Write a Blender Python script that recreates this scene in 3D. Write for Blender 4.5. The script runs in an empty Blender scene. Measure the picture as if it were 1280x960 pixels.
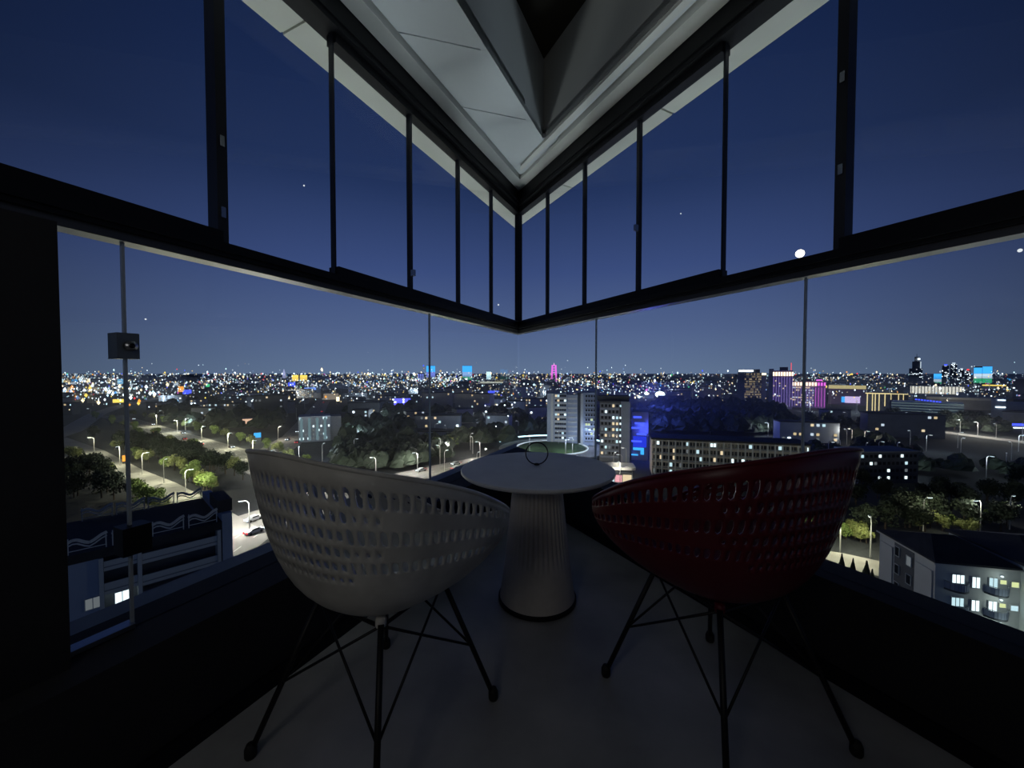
import bpy, bmesh, math, random
from mathutils import Vector, Matrix
random.seed(7)
R = random.Random(11)
sc = bpy.context.scene
COL = sc.collection
pi = math.pi

# ------------------------------------------------------------------ camera
F = 481.0                      # focal length in pixels of the 1280 x 960 frame
PITCH = math.atan(13 / F)      # the phone looks a touch below the horizon
CAM_Z = 1.0
GZ = -41.0                     # street level, the balcony is a dozen floors up
cd = bpy.data.cameras.new('camera')
cd.sensor_width = 36.0
cd.lens = F / 1280 * 36.0
cd.clip_start = 0.02
cd.clip_end = 40000
cam = bpy.data.objects.new('camera', cd)
COL.objects.link(cam)
cam.location = (0, 0, CAM_Z)
cam.rotation_euler = (pi / 2 - PITCH, 0, 0)
sc.camera = cam

# ------------------------------------------------------------------ sky
w = bpy.data.worlds.new('night_sky')
sc.world = w
w.use_nodes = True
nt = w.node_tree
nt.nodes.clear()
out = nt.nodes.new('ShaderNodeOutputWorld')
bg = nt.nodes.new('ShaderNodeBackground')
tc = nt.nodes.new('ShaderNodeTexCoord')
sep = nt.nodes.new('ShaderNodeSeparateXYZ')
nt.links.new(tc.outputs['Generated'], sep.inputs[0])
ramp = nt.nodes.new('ShaderNodeValToRGB')
cr = ramp.color_ramp
SKY = [(0.0, (.130, .190, .310)), (.10, (.092, .138, .280)), (.25, (.046, .078, .215)), (.42, (.018, .036, .112)),
       (.62, (.0088, .0205, .074)), (.85, (.004, .011, .040)), (1.0, (.0035, .010, .040))]
cr.elements[0].position = 0
cr.elements[0].color = (*SKY[0][1], 1)
cr.elements[1].position = 1
cr.elements[1].color = (*SKY[-1][1], 1)
for p_, c_ in SKY[1:-1]:
    e = cr.elements.new(p_)
    e.color = (*c_, 1)
nt.links.new(sep.outputs['Z'], ramp.inputs[0])
# last twilight stands over the horizon the balcony faces, fading to a floor
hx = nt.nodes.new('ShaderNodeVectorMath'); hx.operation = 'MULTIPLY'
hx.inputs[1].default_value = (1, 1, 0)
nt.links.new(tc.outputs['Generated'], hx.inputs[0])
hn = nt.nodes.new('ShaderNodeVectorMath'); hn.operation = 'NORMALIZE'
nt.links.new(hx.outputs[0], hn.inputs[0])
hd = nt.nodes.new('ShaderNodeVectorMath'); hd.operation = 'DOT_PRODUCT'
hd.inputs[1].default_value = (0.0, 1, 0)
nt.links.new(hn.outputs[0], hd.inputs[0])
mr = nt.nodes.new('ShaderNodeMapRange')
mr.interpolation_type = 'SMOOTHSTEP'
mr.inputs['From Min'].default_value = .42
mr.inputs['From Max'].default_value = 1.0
mr.inputs['To Min'].default_value = .36  # off-view floor raised to brighten the ambient light
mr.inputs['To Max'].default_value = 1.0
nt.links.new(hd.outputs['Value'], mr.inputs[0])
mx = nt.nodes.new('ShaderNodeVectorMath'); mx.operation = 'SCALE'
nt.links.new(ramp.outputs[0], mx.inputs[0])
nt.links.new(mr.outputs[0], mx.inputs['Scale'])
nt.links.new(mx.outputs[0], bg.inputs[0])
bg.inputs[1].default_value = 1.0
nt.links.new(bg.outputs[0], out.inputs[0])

# ------------------------------------------------------------------ lights around the balcony
def area_light(name, loc, target, size, power, color):
    l = bpy.data.lights.new(name, 'AREA')
    l.shape = 'DISK'
    l.size = size
    l.energy = power
    l.color = color
    o = bpy.data.objects.new(name, l)
    COL.objects.link(o)
    o.location = loc
    o.rotation_euler = (Vector(target) - Vector(loc)).to_track_quat('-Z', 'Y').to_euler()
    return o
# unseen uplights placed outside and below to wash the soffit and ceiling
area_light('unseen_uplight', (.7, 9.0, -7.6), (0.1, 3.0, 2.5), 2.6, 240, (.84, .96, 1.0))
area_light('unseen_uplight', (-6.6, 4.6, -6.6), (0.4, 1.6, 2.7), 2.0, 215, (.92, .98, .95))
area_light('unseen_uplight', (6.8, 4.6, -6.6), (-.2, 1.8, 2.7), 2.0, 200, (.80, .92, 1.0))
# weak lamp left on in the room behind the photographer
rl = bpy.data.lights.new('room_lamp', 'POINT')
rl.energy = 6.2
rl.color = (1.0, .97, .92)
rl.shadow_soft_size = .25
rlo = bpy.data.objects.new('room_lamp', rl)
COL.objects.link(rlo)
rlo.location = (-.75, -.72, 1.55)

vs = sc.view_settings
vs.view_transform = 'Standard'
vs.look = 'None'
vs.exposure = 0.0
vs.gamma = 1.0
vs.use_curve_mapping = False
sc.cycles.use_denoising = True
sc.cycles.max_bounces = 6
sc.cycles.transparent_max_bounces = 24
sc.cycles.sample_clamp_indirect = 3.0

# ------------------------------------------------------------------ helpers: pixels to places
def ray(px, py):
    u = (px - 640) / F
    v = (480 - py) / F
    c, s = math.cos(PITCH), math.sin(PITCH)
    return Vector((u, c + v * s, -s + v * c))
def at(px, py, Y):
    d = ray(px, py)
    return Vector((0, 0, CAM_Z)) + d * (Y / d.y)
def gnd(px, py, z=GZ):
    d = ray(px, py)
    return Vector((0, 0, CAM_Z)) + d * ((z - CAM_Z) / d.z)
def height_at(py, Y):
    return at(640, py, Y).z

# ------------------------------------------------------------------ helpers: materials
MATS = {}
def mat(name, col, rough=.6, metal=0.0, noise=0.0, scale=8.0, spec=.5, bump=0.0):
    if name in MATS:
        return MATS[name]
    m = bpy.data.materials.new(name)
    m.use_nodes = True
    t = m.node_tree
    b = t.nodes['Principled BSDF']
    b.inputs['Base Color'].default_value = (*col, 1)
    b.inputs['Roughness'].default_value = rough
    b.inputs['Metallic'].default_value = metal
    b.inputs['Specular IOR Level'].default_value = spec
    if noise or bump:
        co = t.nodes.new('ShaderNodeTexCoord')
        n = t.nodes.new('ShaderNodeTexNoise')
        n.inputs['Scale'].default_value = scale
        n.inputs['Detail'].default_value = 5
        t.links.new(co.outputs['Object'], n.inputs['Vector'])
        if noise:
            r = t.nodes.new('ShaderNodeValToRGB')
            r.color_ramp.elements[0].position = .3
            r.color_ramp.elements[1].position = .7
            r.color_ramp.elements[0].color = (*[c * (1 - noise) for c in col], 1)
            r.color_ramp.elements[1].color = (*[min(1, c * (1 + noise)) for c in col], 1)
            t.links.new(n.outputs['Fac'], r.inputs[0])
            t.links.new(r.outputs[0], b.inputs['Base Color'])
        if bump:
            bp = t.nodes.new('ShaderNodeBump')
            bp.inputs['Strength'].default_value = bump
            bp.inputs['Distance'].default_value = .01
            t.links.new(n.outputs['Fac'], bp.inputs['Height'])
            t.links.new(bp.outputs[0], b.inputs['Normal'])
    MATS[name] = m
    return m
def emis(name, col, strength=1.0):
    if name in MATS:
        return MATS[name]
    m = bpy.data.materials.new(name)
    m.use_nodes = True
    t = m.node_tree
    t.nodes.clear()
    o = t.nodes.new('ShaderNodeOutputMaterial')
    e = t.nodes.new('ShaderNodeEmission')
    e.inputs[0].default_value = (*col, 1)
    e.inputs[1].default_value = strength
    t.links.new(e.outputs[0], o.inputs[0])
    m.cycles.emission_sampling = 'NONE'
    MATS[name] = m
    return m
def glass_mat(name, tint=(.97, .98, .985)):
    m = bpy.data.materials.new(name)
    m.use_nodes = True
    t = m.node_tree
    t.nodes.clear()
    o = t.nodes.new('ShaderNodeOutputMaterial')
    tr = t.nodes.new('ShaderNodeBsdfTransparent')
    tr.inputs[0].default_value = (*tint, 1)
    gl = t.nodes.new('ShaderNodeBsdfGlossy')
    gl.inputs['Roughness'].default_value = .0
    ge = t.nodes.new('ShaderNodeNewGeometry')
    dp = t.nodes.new('ShaderNodeVectorMath'); dp.operation = 'DOT_PRODUCT'
    t.links.new(ge.outputs['Normal'], dp.inputs[0]); t.links.new(ge.outputs['Incoming'], dp.inputs[1])
    def mth(op, a, b):
        n = t.nodes.new('ShaderNodeMath'); n.operation = op
        for i, x in enumerate((a, b)):
            if x is None: continue
            if isinstance(x, (int, float)): n.inputs[i].default_value = x
            else: t.links.new(x, n.inputs[i])
        return n.outputs[0]
    sch = mth('POWER', mth('SUBTRACT', 1.0, mth('ABSOLUTE', dp.outputs['Value'], None)), 5.0)
    fac = mth('ADD', mth('MULTIPLY', sch, .975), .018)
    mxs = t.nodes.new('ShaderNodeMixShader')
    t.links.new(fac, mxs.inputs[0])
    t.links.new(tr.outputs[0], mxs.inputs[1])
    t.links.new(gl.outputs[0], mxs.inputs[2])
    t.links.new(mxs.outputs[0], o.inputs[0])
    MATS[name] = m
    return m

# ------------------------------------------------------------------ helpers: meshes
class MB:
    def __init__(self):
        self.v = []
        self.f = []
        self.m = []
    def quad(self, pts, mi=0):
        n = len(self.v)
        self.v += [tuple(p) for p in pts]
        self.f.append(tuple(range(n, n + len(pts))))
        self.m.append(mi)
    def box(self, x0, x1, y0, y1, z0, z1, mi=0):
        n = len(self.v)
        self.v += [(x0, y0, z0), (x1, y0, z0), (x1, y1, z0), (x0, y1, z0), (x0, y0, z1), (x1, y0, z1), (x1, y1, z1), (x0, y1, z1)]
        for q in ((3, 2, 1, 0), (4, 5, 6, 7), (0, 1, 5, 4), (1, 2, 6, 5), (2, 3, 7, 6), (3, 0, 4, 7)):
            self.f.append(tuple(n + i for i in q)); self.m.append(mi)
        return self
    def prism(self, poly, z0, z1, mi=0):
        # poly counter-clockwise in plan
        n = len(self.v); k = len(poly)
        self.v += [(p[0], p[1], z0) for p in poly] + [(p[0], p[1], z1) for p in poly]
        self.f.append(tuple(n + i for i in reversed(range(k)))); self.m.append(mi)
        self.f.append(tuple(n + k + i for i in range(k))); self.m.append(mi)
        for i in range(k):
            j = (i + 1) % k
            self.f.append((n + i, n + j, n + k + j, n + k + i)); self.m.append(mi)
        return self
    def bar(self, a, b, wx, wz, mi=0):
        a = Vector(a); b = Vector(b)
        d = (b - a).normalized()
        up = Vector((0, 0, 1)) if abs(d.z) < .95 else Vector((1, 0, 0))
        s = d.cross(up).normalized() * wx / 2
        u = s.cross(d).normalized() * wz / 2
        n = len(self.v)
        for p in (a, b):
            for c in (-s - u, s - u, s + u, -s + u):
                self.v.append(tuple(p + c))
        for q in ((0, 1, 2, 3), (7, 6, 5, 4), (0, 4, 5, 1), (1, 5, 6, 2), (2, 6, 7, 3), (3, 7, 4, 0)):
            self.f.append(tuple(n + i for i in q)); self.m.append(mi)
        return self
    def tube(self, pts, r, n=8, mi=0, closed=False, r2=None):
        pts = [Vector(p) for p in pts]
        k = len(pts)
        base = len(self.v)
        prev = None
        for i, p in enumerate(pts):
            if closed:
                d = (pts[(i + 1) % k] - pts[i - 1]).normalized()
            else:
                d = (pts[min(i + 1, k - 1)] - pts[max(i - 1, 0)]).normalized()
            if prev is None:
                up = Vector((0, 0, 1)) if abs(d.z) < .9 else Vector((1, 0, 0))
                s = d.cross(up).normalized()
            else:
                s = (prev - d * prev.dot(d)).normalized()
            prev = s
            u = s.cross(d)
            rr = r if r2 is None else r + (r2 - r) * i / max(1, k - 1)
            for j in range(n):
                a = 2 * pi * j / n
                self.v.append(tuple(p + (s * math.cos(a) + u * math.sin(a)) * rr))
        for i in range(k if closed else k - 1):
            i2 = (i + 1) % k
            for j in range(n):
                j2 = (j + 1) % n
                self.f.append((base + i * n + j, base + i2 * n + j, base + i2 * n + j2, base + i * n + j2)); self.m.append(mi)
        if not closed:
            self.f.append(tuple(base + j for j in range(n))); self.m.append(mi)
            self.f.append(tuple(base + (k - 1) * n + j for j in reversed(range(n)))); self.m.append(mi)
        return self
    def lathe(self, prof, n=32, mi=0, cx=0, cy=0):
        base = len(self.v); k = len(prof)
        for (r, z) in prof:
            for j in range(n):
                a = 2 * pi * j / n
                self.v.append((cx + r * math.cos(a), cy + r * math.sin(a), z))
        for i in range(k - 1):
            for j in range(n):
                j2 = (j + 1) % n
                self.f.append((base + i * n + j, base + i * n + j2, base + (i + 1) * n + j2, base + (i + 1) * n + j)); self.m.append(mi)
        self.f.append(tuple(base + j for j in reversed(range(n)))); self.m.append(mi)
        self.f.append(tuple(base + (k - 1) * n + j for j in range(n))); self.m.append(mi)
        return self
    def octa(self, c, rx, rz, mi=0):
        n = len(self.v)
        x, y, z = c
        self.v += [(x + rx, y, z), (x, y + rx, z), (x - rx, y, z), (x, y - rx, z), (x, y, z + rz), (x, y, z - rz)]
        for q in ((0, 1, 4), (1, 2, 4), (2, 3, 4), (3, 0, 4), (1, 0, 5), (2, 1, 5), (3, 2, 5), (0, 3, 5)):
            self.f.append(tuple(n + i for i in q)); self.m.append(mi)
    def mesh(self, name, mats, smooth=False):
        me = bpy.data.meshes.new(name)
        me.from_pydata(self.v, [], self.f)
        if not isinstance(mats, (list, tuple)):
            mats = [mats]
        for m in mats:
            me.materials.append(m)
        me.polygons.foreach_set('material_index', self.m)
        if smooth:
            me.polygons.foreach_set('use_smooth', [True] * len(self.f))
        me.update()
        return me
    def build(self, name, mats, parent=None, smooth=False):
        return link(name, self.mesh(name, mats, smooth), parent)
def link(name, me, parent=None):
    o = bpy.data.objects.new(name, me)
    COL.objects.link(o)
    if parent is not None:
        o.parent = parent
    return o
def tag(o, label=None, cat=None, group=None, kind=None):
    if label: o['label'] = label
    if cat: o['category'] = cat
    if group: o['group'] = group
    if kind: o['kind'] = kind
    return o
def thing(name, label, cat, loc=(0, 0, 0), rz=0.0, group=None):
    o = bpy.data.objects.new(name, None)
    o.empty_display_size = .1
    COL.objects.link(o)
    o.location = loc
    o.rotation_euler = (0, 0, rz)
    return tag(o, label, cat, group)
def struct(o, label=None):
    return tag(o, label, kind='structure')
KIDS = {}
def copy_thing(root, loc, rz=0.0, scale=1.0, label=None, group=None):
    def rec(o, parent):
        c = o.copy()
        COL.objects.link(c)
        c.parent = parent
        for ch in KIDS.setdefault(o.name, list(o.children)):
            rec(ch, c)
        return c
    r = rec(root, None)
    r.location = loc
    r.rotation_euler = (0, 0, rz)
    r.scale = (scale,) * 3 if not isinstance(scale, tuple) else scale
    if label: r['label'] = label
    if group: r['group'] = group
    return r

# ------------------------------------------------------------------ balcony materials
M_black = mat('black_aluminium', (.006, .0065, .009), .45, .0, spec=.2)
M_seal = mat('dark_glass_seal', (.012, .014, .022), .45)
M_parapet = mat('black_panel_unlit_parapet', (.010, .010, .012), .8, noise=.2, scale=6)  # near-black also carries the shade of the unlit parapet face
M_ledge = mat('grey_metal_ledge', (.16, .18, .21), .5, noise=.15, scale=5)
M_floor = mat('grey_concrete_floor', (.36, .36, .35), .33, noise=.32, scale=2.6, spec=.4, bump=.06)
M_ceil = mat('painted_ceiling', (.62, .66, .67), .7, noise=.05, scale=1.5)
M_soffit = mat('cream_soffit', (.60, .60, .52), .75, noise=.08, scale=2)
M_mould = mat('white_moulding', (.66, .67, .63), .6, noise=.05, scale=3)
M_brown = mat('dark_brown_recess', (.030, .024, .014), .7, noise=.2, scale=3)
M_steel = mat('brushed_steel', (.45, .47, .5), .32, 1.0)
M_fit = mat('grey_patch_fitting', (.16, .18, .19), .42, .5)
G_pane = glass_mat('clear_glass')

# ------------------------------------------------------------------ the balcony shell: an acute glazed corner
CX, CY = .055, 3.318
AL, AR = math.radians(24.8), math.radians(26.8)
LD = Vector((-math.sin(AL), -math.cos(AL), 0))      # along the wall on the left, towards the room
RD = Vector((math.sin(AR), -math.cos(AR), 0))
LN = Vector((LD.y, -LD.x, 0))                        # outward normals
RN = Vector((-RD.y, RD.x, 0))
C0 = Vector((CX, CY, 0))
def lp(t, off=0.0, z=0.0):
    # point on the wall on the left, t metres from the corner line, off metres outwards
    return C0 + LD * t + LN * off + Vector((0, 0, z))
def rp(t, off=0.0, z=0.0):
    return C0 + RD * t + RN * off + Vector((0, 0, z))
assert LN.x < 0 and RN.x > 0
def t_of(px, side):
    u = (px - 640) / F
    d = LD if side == 'l' else RD
    return (u * CY - CX) / (d.x - u * d.y)
def miter(off):
    # corner of both walls offset outwards by off
    # solve C0 + LD*a + LN*off = C0 + RD*b + RN*off
    det = LD.x * (-RD.y) - (-RD.x) * LD.y
    q = (RN - LN) * off
    a = (q.x * (-RD.y) - (-RD.x) * q.y) / det
    return a, (lp(a, off))
def a_l(off): return miter(off)[0]
def a_r(off):
    p = miter(off)[1] - C0 - RN * off
    return p.dot(RD)
TL, TR = 4.75, 4.85            # wall lengths back to the room
Z_GB, Z_RB, Z_BT, Z_PT = .324, 1.338, 1.402, 1.441
Z_TB, Z_C = 2.342, 2.515
def strip(pf, af, t1, o0, o1, z0, z1, t0=None, mi=0, mb=None):
    # wall-parallel bar between offsets o0 (inner) and o1 (outer), mitred at the corner unless t0 is given
    mb = mb or MB()
    ta0 = af(o0) if t0 is None else t0
    ta1 = af(o1) if t0 is None else t0
    poly = [pf(ta0, o0), pf(t1, o0), pf(t1, o1), pf(ta1, o1)]
    area = sum(poly[i].x * poly[(i + 1) % 4].y - poly[(i + 1) % 4].x * poly[i].y for i in range(4))
    if area < 0:
        poly.reverse()
    mb.prism(poly, z0, z1, mi)
    return mb
WL = (lp, a_l, TL)
WR = (rp, a_r, TR)

# floor, ceiling, back wall
back_y = -1.0
pL, pR = lp(TL, .0), rp(TR, .0)
cin = miter(.02)[1]
struct(MB().prism([(cin.x, cin.y), (lp(TL, .02).x, lp(TL, .02).y), (rp(TR, .02).x, rp(TR, .02).y)], -.18, 0).build('floor', M_floor),
       'grey polished concrete floor under the chairs')
struct(MB().box(-2.2, 2.6, back_y - .12, back_y, -.18, 3.2).build('wall_back', mat('dark_room_wall', (.08, .08, .08), .8)),
       'dark room wall behind the viewpoint')

# parapets with an outer ledge
for nm, (pf, af, T), side in (('wall_left', WL, 'l'), ('wall_right', WR, 'r')):
    mb = strip(pf, af, T, -.14 if side == 'l' else -.06, .10, 0.0, Z_GB)  # left inner face set farther in, covering floor that lies in shadow
    wobj = struct(mb.build(nm, M_parapet), 'low unlit-black parapet under the glass')
    lg = strip(pf, af, T, .10, .25 if side == 'l' else .185, -.25, Z_GB - (.03 if side == 'l' else .06))
    lg.build('ledge', M_ledge, wobj)
    # skirting line at the floor
    strip(pf, af, T, -.151 if side == 'l' else -.071, -.1405 if side == 'l' else -.0605, 0.0, .055).build('skirting', M_black, wobj)

# black solid panel that closes the wall at the left edge of the view
tj = t_of(64, 'l')
struct(strip(lp, a_l, TL, -.06, .14, Z_GB, Z_RB, t0=tj).build('wall_panel', M_parapet), 'black solid wall panel beside the glass door')

# handrail beams
for k, (pf, af, T) in enumerate((WL, WR)):
    mb = strip(pf, af, T, -.045, .045, Z_RB + .022, Z_BT)
    o = struct(mb.build('trim_%d' % (k + 1), M_black), 'black aluminium rail between lower and upper glazing')
    strip(pf, af, T, -.028, .028, Z_RB, Z_RB + .022).build('glazing_channel', mat('dark_channel', (.07, .072, .08), .4, .4), o)
    strip(pf, af, T, -.056, -.045, Z_RB + .034, Z_RB + .060).build('bead', M_black, o)

# top tracks
for k, (pf, af, T) in enumerate((WL, WR)):
    mb = strip(pf, af, T, -.050, .045, Z_TB + .04, Z_C - .005)
    o = struct(mb.build('trim_%d' % (k + 3), M_black), 'black sliding track under the ceiling')
    strip(pf, af, T, -.058, -.050, Z_TB + .065, Z_TB + .085).build('bead', M_black, o)

# corner post
mc = MB()
a = .032
cpi = miter(-a)[1]; cpo = miter(a)[1]
ql, qr = lp(.055, 0), rp(.055, 0)
poly = [miter(.02)[1], lp(.03, .02), lp(.045, -.02), miter(-.02)[1], rp(.045, -.02), rp(.03, .02)]
mc.prism([(p.x, p.y) for p in poly], Z_BT, Z_TB + .06)
struct(mc.build('trim_5', M_black), 'black corner post of the upper glazing')

# glazing
def pane(pf, t0, t1, z0, z1, parent, th=.010):
    mb = strip(pf, None, t1 - .004, -th / 2, th / 2, z0, z1, t0=t0 + .004)
    return mb.build('pane', G_pane, parent)
def seal(pf, t, wd, z0, z1, parent, m=M_seal, th=.012, name='seal'):
    mb = strip(pf, None, t + wd / 2, -th, th, z0, z1, t0=t - wd / 2)
    return mb.build(name, m, parent)
wn = 1
M_joint = mat('grey_glass_edge', (.42, .47, .52), .3, .2)
for side, (pf, af, T), joints in (('l', WL, (537, 157, 64)), ('r', WR, (745, 1005))):
    root = thing('window_%d' % wn, None, None)
    struct(root, 'frameless lower glazing of the %s wall' % ('left' if side == 'l' else 'right')); wn += 1
    ts = [.012] + [t_of(j, side) for j in joints]
    if side == 'r':
        ts.append(T - .1)
    for i in range(len(ts) - 1):
        door = side == 'l' and i == len(ts) - 2
        p = pane(pf, ts[i], ts[i + 1], Z_GB + (.02 if door else .0), Z_RB + .01, root)
        if i > 0:
            seal(pf, ts[i], .006, Z_GB, Z_RB, root, M_joint, .0050, 'glass_joint')
        if door:
            # steel bottom rail of the glass door and its patch fittings
            strip(pf, None, ts[i + 1], -.018, .018, Z_GB + .004, Z_GB + .016, t0=ts[i]).build('bottom_rail', M_steel, root)
    if side == 'l':
        tq = t_of(157, 'l')
        t0, t1 = t_of(169, 'l'), t_of(141, 'l')
        y_ = lp(tq).y
        zt, zb = height_at(417, y_), height_at(449, y_)
        patch = strip(lp, None, t1, -.028, .022, zb, zt, t0=t0).build('lock_patch', M_fit, root)
        patch['label'] = 'square grey lock plate on the glass door'
        q = lp((t0 + t1) / 2 - .002, -.028, (zt + zb) / 2)
        MB().tube([q, q - LN * .012], .013, 16).build('lock_cylinder', M_steel, patch, True)
        MB().tube([q - LN * .012, q - LN * .016], .006, 12).build('keyhole', M_black, patch, True)
        t0, t1 = t_of(178, 'l'), t_of(141, 'l')
        zt, zb = height_at(656, y_), height_at(690, y_)
        strip(lp, None, t1, -.03, .022, zb, zt, t0=t0).build('hinge_patch', M_black, root)
M_handle = mat('chrome_clip', (.55, .57, .6), .25, 1.0)
for side, (pf, af, T), joints in (('l', WL, (614, 573, 513.5, 419, 277)), ('r', WR, (684, 730, 797, 902, 1049.5))):
    root = thing('window_%d' % wn, None, None)
    struct(root, 'folding upper glazing of the %s wall' % ('left' if side == 'l' else 'right')); wn += 1
    ts = [.03] + [t_of(j, side) for j in joints] + [T - .1]
    for i in range(len(ts) - 1):
        thick = i != 4
        zlo = Z_PT - .01 if thick else Z_BT
        zhi = Z_TB + .01 if thick else Z_TB + .042
        pane(pf, ts[i], ts[i + 1], zlo, zhi, root, .008)
        if thick:
            mb = strip(pf, None, ts[i + 1] - .001, -.028, .028, Z_BT, Z_PT, t0=ts[i] + .001)
            mb.build('bottom_profile', M_black, root)
            mb = strip(pf, None, ts[i + 1] - .001, -.026, .026, Z_TB, Z_TB + .04, t0=ts[i] + .001)
            mb.build('top_profile', M_black, root)
        if i > 0:
            wd = {1: .017, 2: .017, 3: .018, 4: .007, 5: .030}[i]
            seal(pf, ts[i], wd, Z_BT, Z_TB + .05, root, M_seal, .012 if i < 5 else .026, 'seal' if i < 5 else 'stile')
    # small chrome clips on two of the seals
    clips = ((277, 268), (513.5, 342), (277, 180)) if side == 'l' else ((1049.5, 215), (1049.5, 101), (797, 286))
    for (px, py) in clips:
        t = t_of(px, side)
        y_ = pf(t).y
        z = height_at(py, y_)
        mb = strip(pf, None, t + .009, -.034, -.012, z - .016, z + .016, t0=t - .004)
        mb.build('clip', M_handle, root)

# soffit outside the glass, in panels
SO = .33
sof = thing('ceiling', None, None)
struct(sof, 'white ceiling with a triangular recess and cream outer soffit')
slab = MB()
far = miter(SO)[1]
slab.prism([(far.x, far.y), (lp(TL + .3, SO).x, lp(TL + .3, SO).y), (lp(TL + .3, .02).x, lp(TL + .3, .02).y), (miter(.02)[1].x, miter(.02)[1].y),
            (rp(TR + .3, .02).x, rp(TR + .3, .02).y), (rp(TR + .3, SO).x, rp(TR + .3, SO).y)], Z_C + .012, Z_C + .30)
slab.build('outer_slab', M_soffit, sof)
def panel_row(pf, af, o0, o1, cuts, name, m, gap=.006):
    for i in range(len(cuts) - 1):
        mb = MB()
        t0, t1 = cuts[i], cuts[i + 1]
        if t0 is None:
            poly = [pf(af(o0), o0), pf(t1 - gap, o0), pf(t1 - gap, o1), pf(af(o1), o1)]
        else:
            poly = [pf(t0 + gap, o0), pf(t1 - gap, o0), pf(t1 - gap, o1), pf(t0 + gap, o1)]
        ar = sum(poly[i].x * poly[(i + 1) % 4].y - poly[(i + 1) % 4].x * poly[i].y for i in range(4))
        if ar < 0: poly.reverse()
        mb.prism([(p.x, p.y) for p in poly], Z_C, Z_C + .012)
        mb.build(name, m, sof)
panel_row(lp, a_l, .05, SO - .002, [None, 1.87, 3.4, TL + .3], 'soffit_panel', M_soffit)
panel_row(rp, a_r, .05, SO - .002, [None, .32, 1.32, 2.9, TR + .3], 'soffit_panel', M_soffit)

# inner ceiling: mouldings along the tracks, flat panels, triangular recess
for (pf, af, T), sd in ((WL, 'l'), (WR, 'r')):
    mb = strip(pf, af, T, -.135, -.055, Z_C - .022, Z_C + .02)
    mo = mb.build('moulding', M_mould, sof)
    if sd == 'r':
        strip(pf, af, T, -.215, -.182, Z_C - .016, Z_C + .02).build('moulding_strip', M_mould, sof)
V0 = Vector((.205, 2.536, 0))
# offsets of the recess edges from both walls
oL = (V0 - C0).dot(LN)
oR = (V0 - C0).dot(RN)
tL0 = (V0 - C0).dot(LD)
tR0 = (V0 - C0).dot(RD)
def cell(pf, o0, o1, cuts, sk=0.0):
    for i in range(len(cuts) - 1):
        (a0, a1), (b0, b1) = cuts[i], cuts[i + 1]
        g = .004
        poly = [pf(a0 + g, o0), pf(b0 - g, o0), pf(b1 - g, o1), pf(a1 + g, o1)]
        ar = sum(poly[j].x * poly[(j + 1) % 4].y - poly[(j + 1) % 4].x * poly[j].y for j in range(4))
        if ar < 0: poly.reverse()
        MB().prism([(p.x, p.y) for p in poly], Z_C, Z_C + .03).build('ceiling_panel', M_ceil, sof)
oa = -.150
cell(lp, oa, oL, [(a_l(oa), tL0 - .34), (1.13, .85), (1.66, 1.40), (2.2, 1.95), (2.9, 2.65), (TL + .2, TL + .2)])
# closing wedge at the tip and the strip beside the recess on the other wall
tipA = lp(tL0 - .34, oL)
ii = miter(oa)[1]
pt = [V0 + LD * .02, rp(tR0 + .06, -.14), ii, tipA]
ar = sum(pt[j].x * pt[(j + 1) % 4].y - pt[(j + 1) % 4].x * pt[j].y for j in range(4))
if ar < 0: pt.reverse()
MB().prism([(p.x, p.y) for p in pt], Z_C + .001, Z_C + .03).build('ceiling_panel', M_ceil, sof)
strip(rp, None, TR + .2, oR, -.150, Z_C + .002, Z_C + .03, t0=tR0 - .02).build('ceiling_panel', M_ceil, sof)
# backing above the panels so no light leaks through the seams
Z_R = 3.027
bk = strip(lp, a_l, TL + .2, oL, .05, Z_C + .03, Z_C + .06)
strip(rp, None, TR + .2, oR, .05, Z_C + .031, Z_C + .061, t0=0, mb=bk)
bk.prism([(p.x, p.y) for p in ([miter(.05)[1], lp(tL0 + .05, oL), V0, rp(tR0 + .05, oR)])], Z_C + .032, Z_C + .062)
bk.build('ceiling_backing', M_ceil, sof)
# recess walls and its dark top
strip(lp, None, TL + .2, oL, oL + .03, Z_C + .0005, Z_R, t0=tL0 - .03).build('recess_wall', M_ceil, sof)
strip(rp, None, TR + .2, oR, oR + .03, Z_C + .0005, Z_R, t0=tR0 - .03).build('recess_wall', mat('recess_wall_grey', (.40, .41, .40), .7), sof)
e1, e2 = lp(TL + .2, oL + .03), rp(TR + .2, oR + .03)
MB().prism([(V0.x, V0.y + .06), (e1.x, e1.y), (e2.x, e2.y)], Z_R, Z_R + .05).build('recess_top', M_brown, sof)

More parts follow.
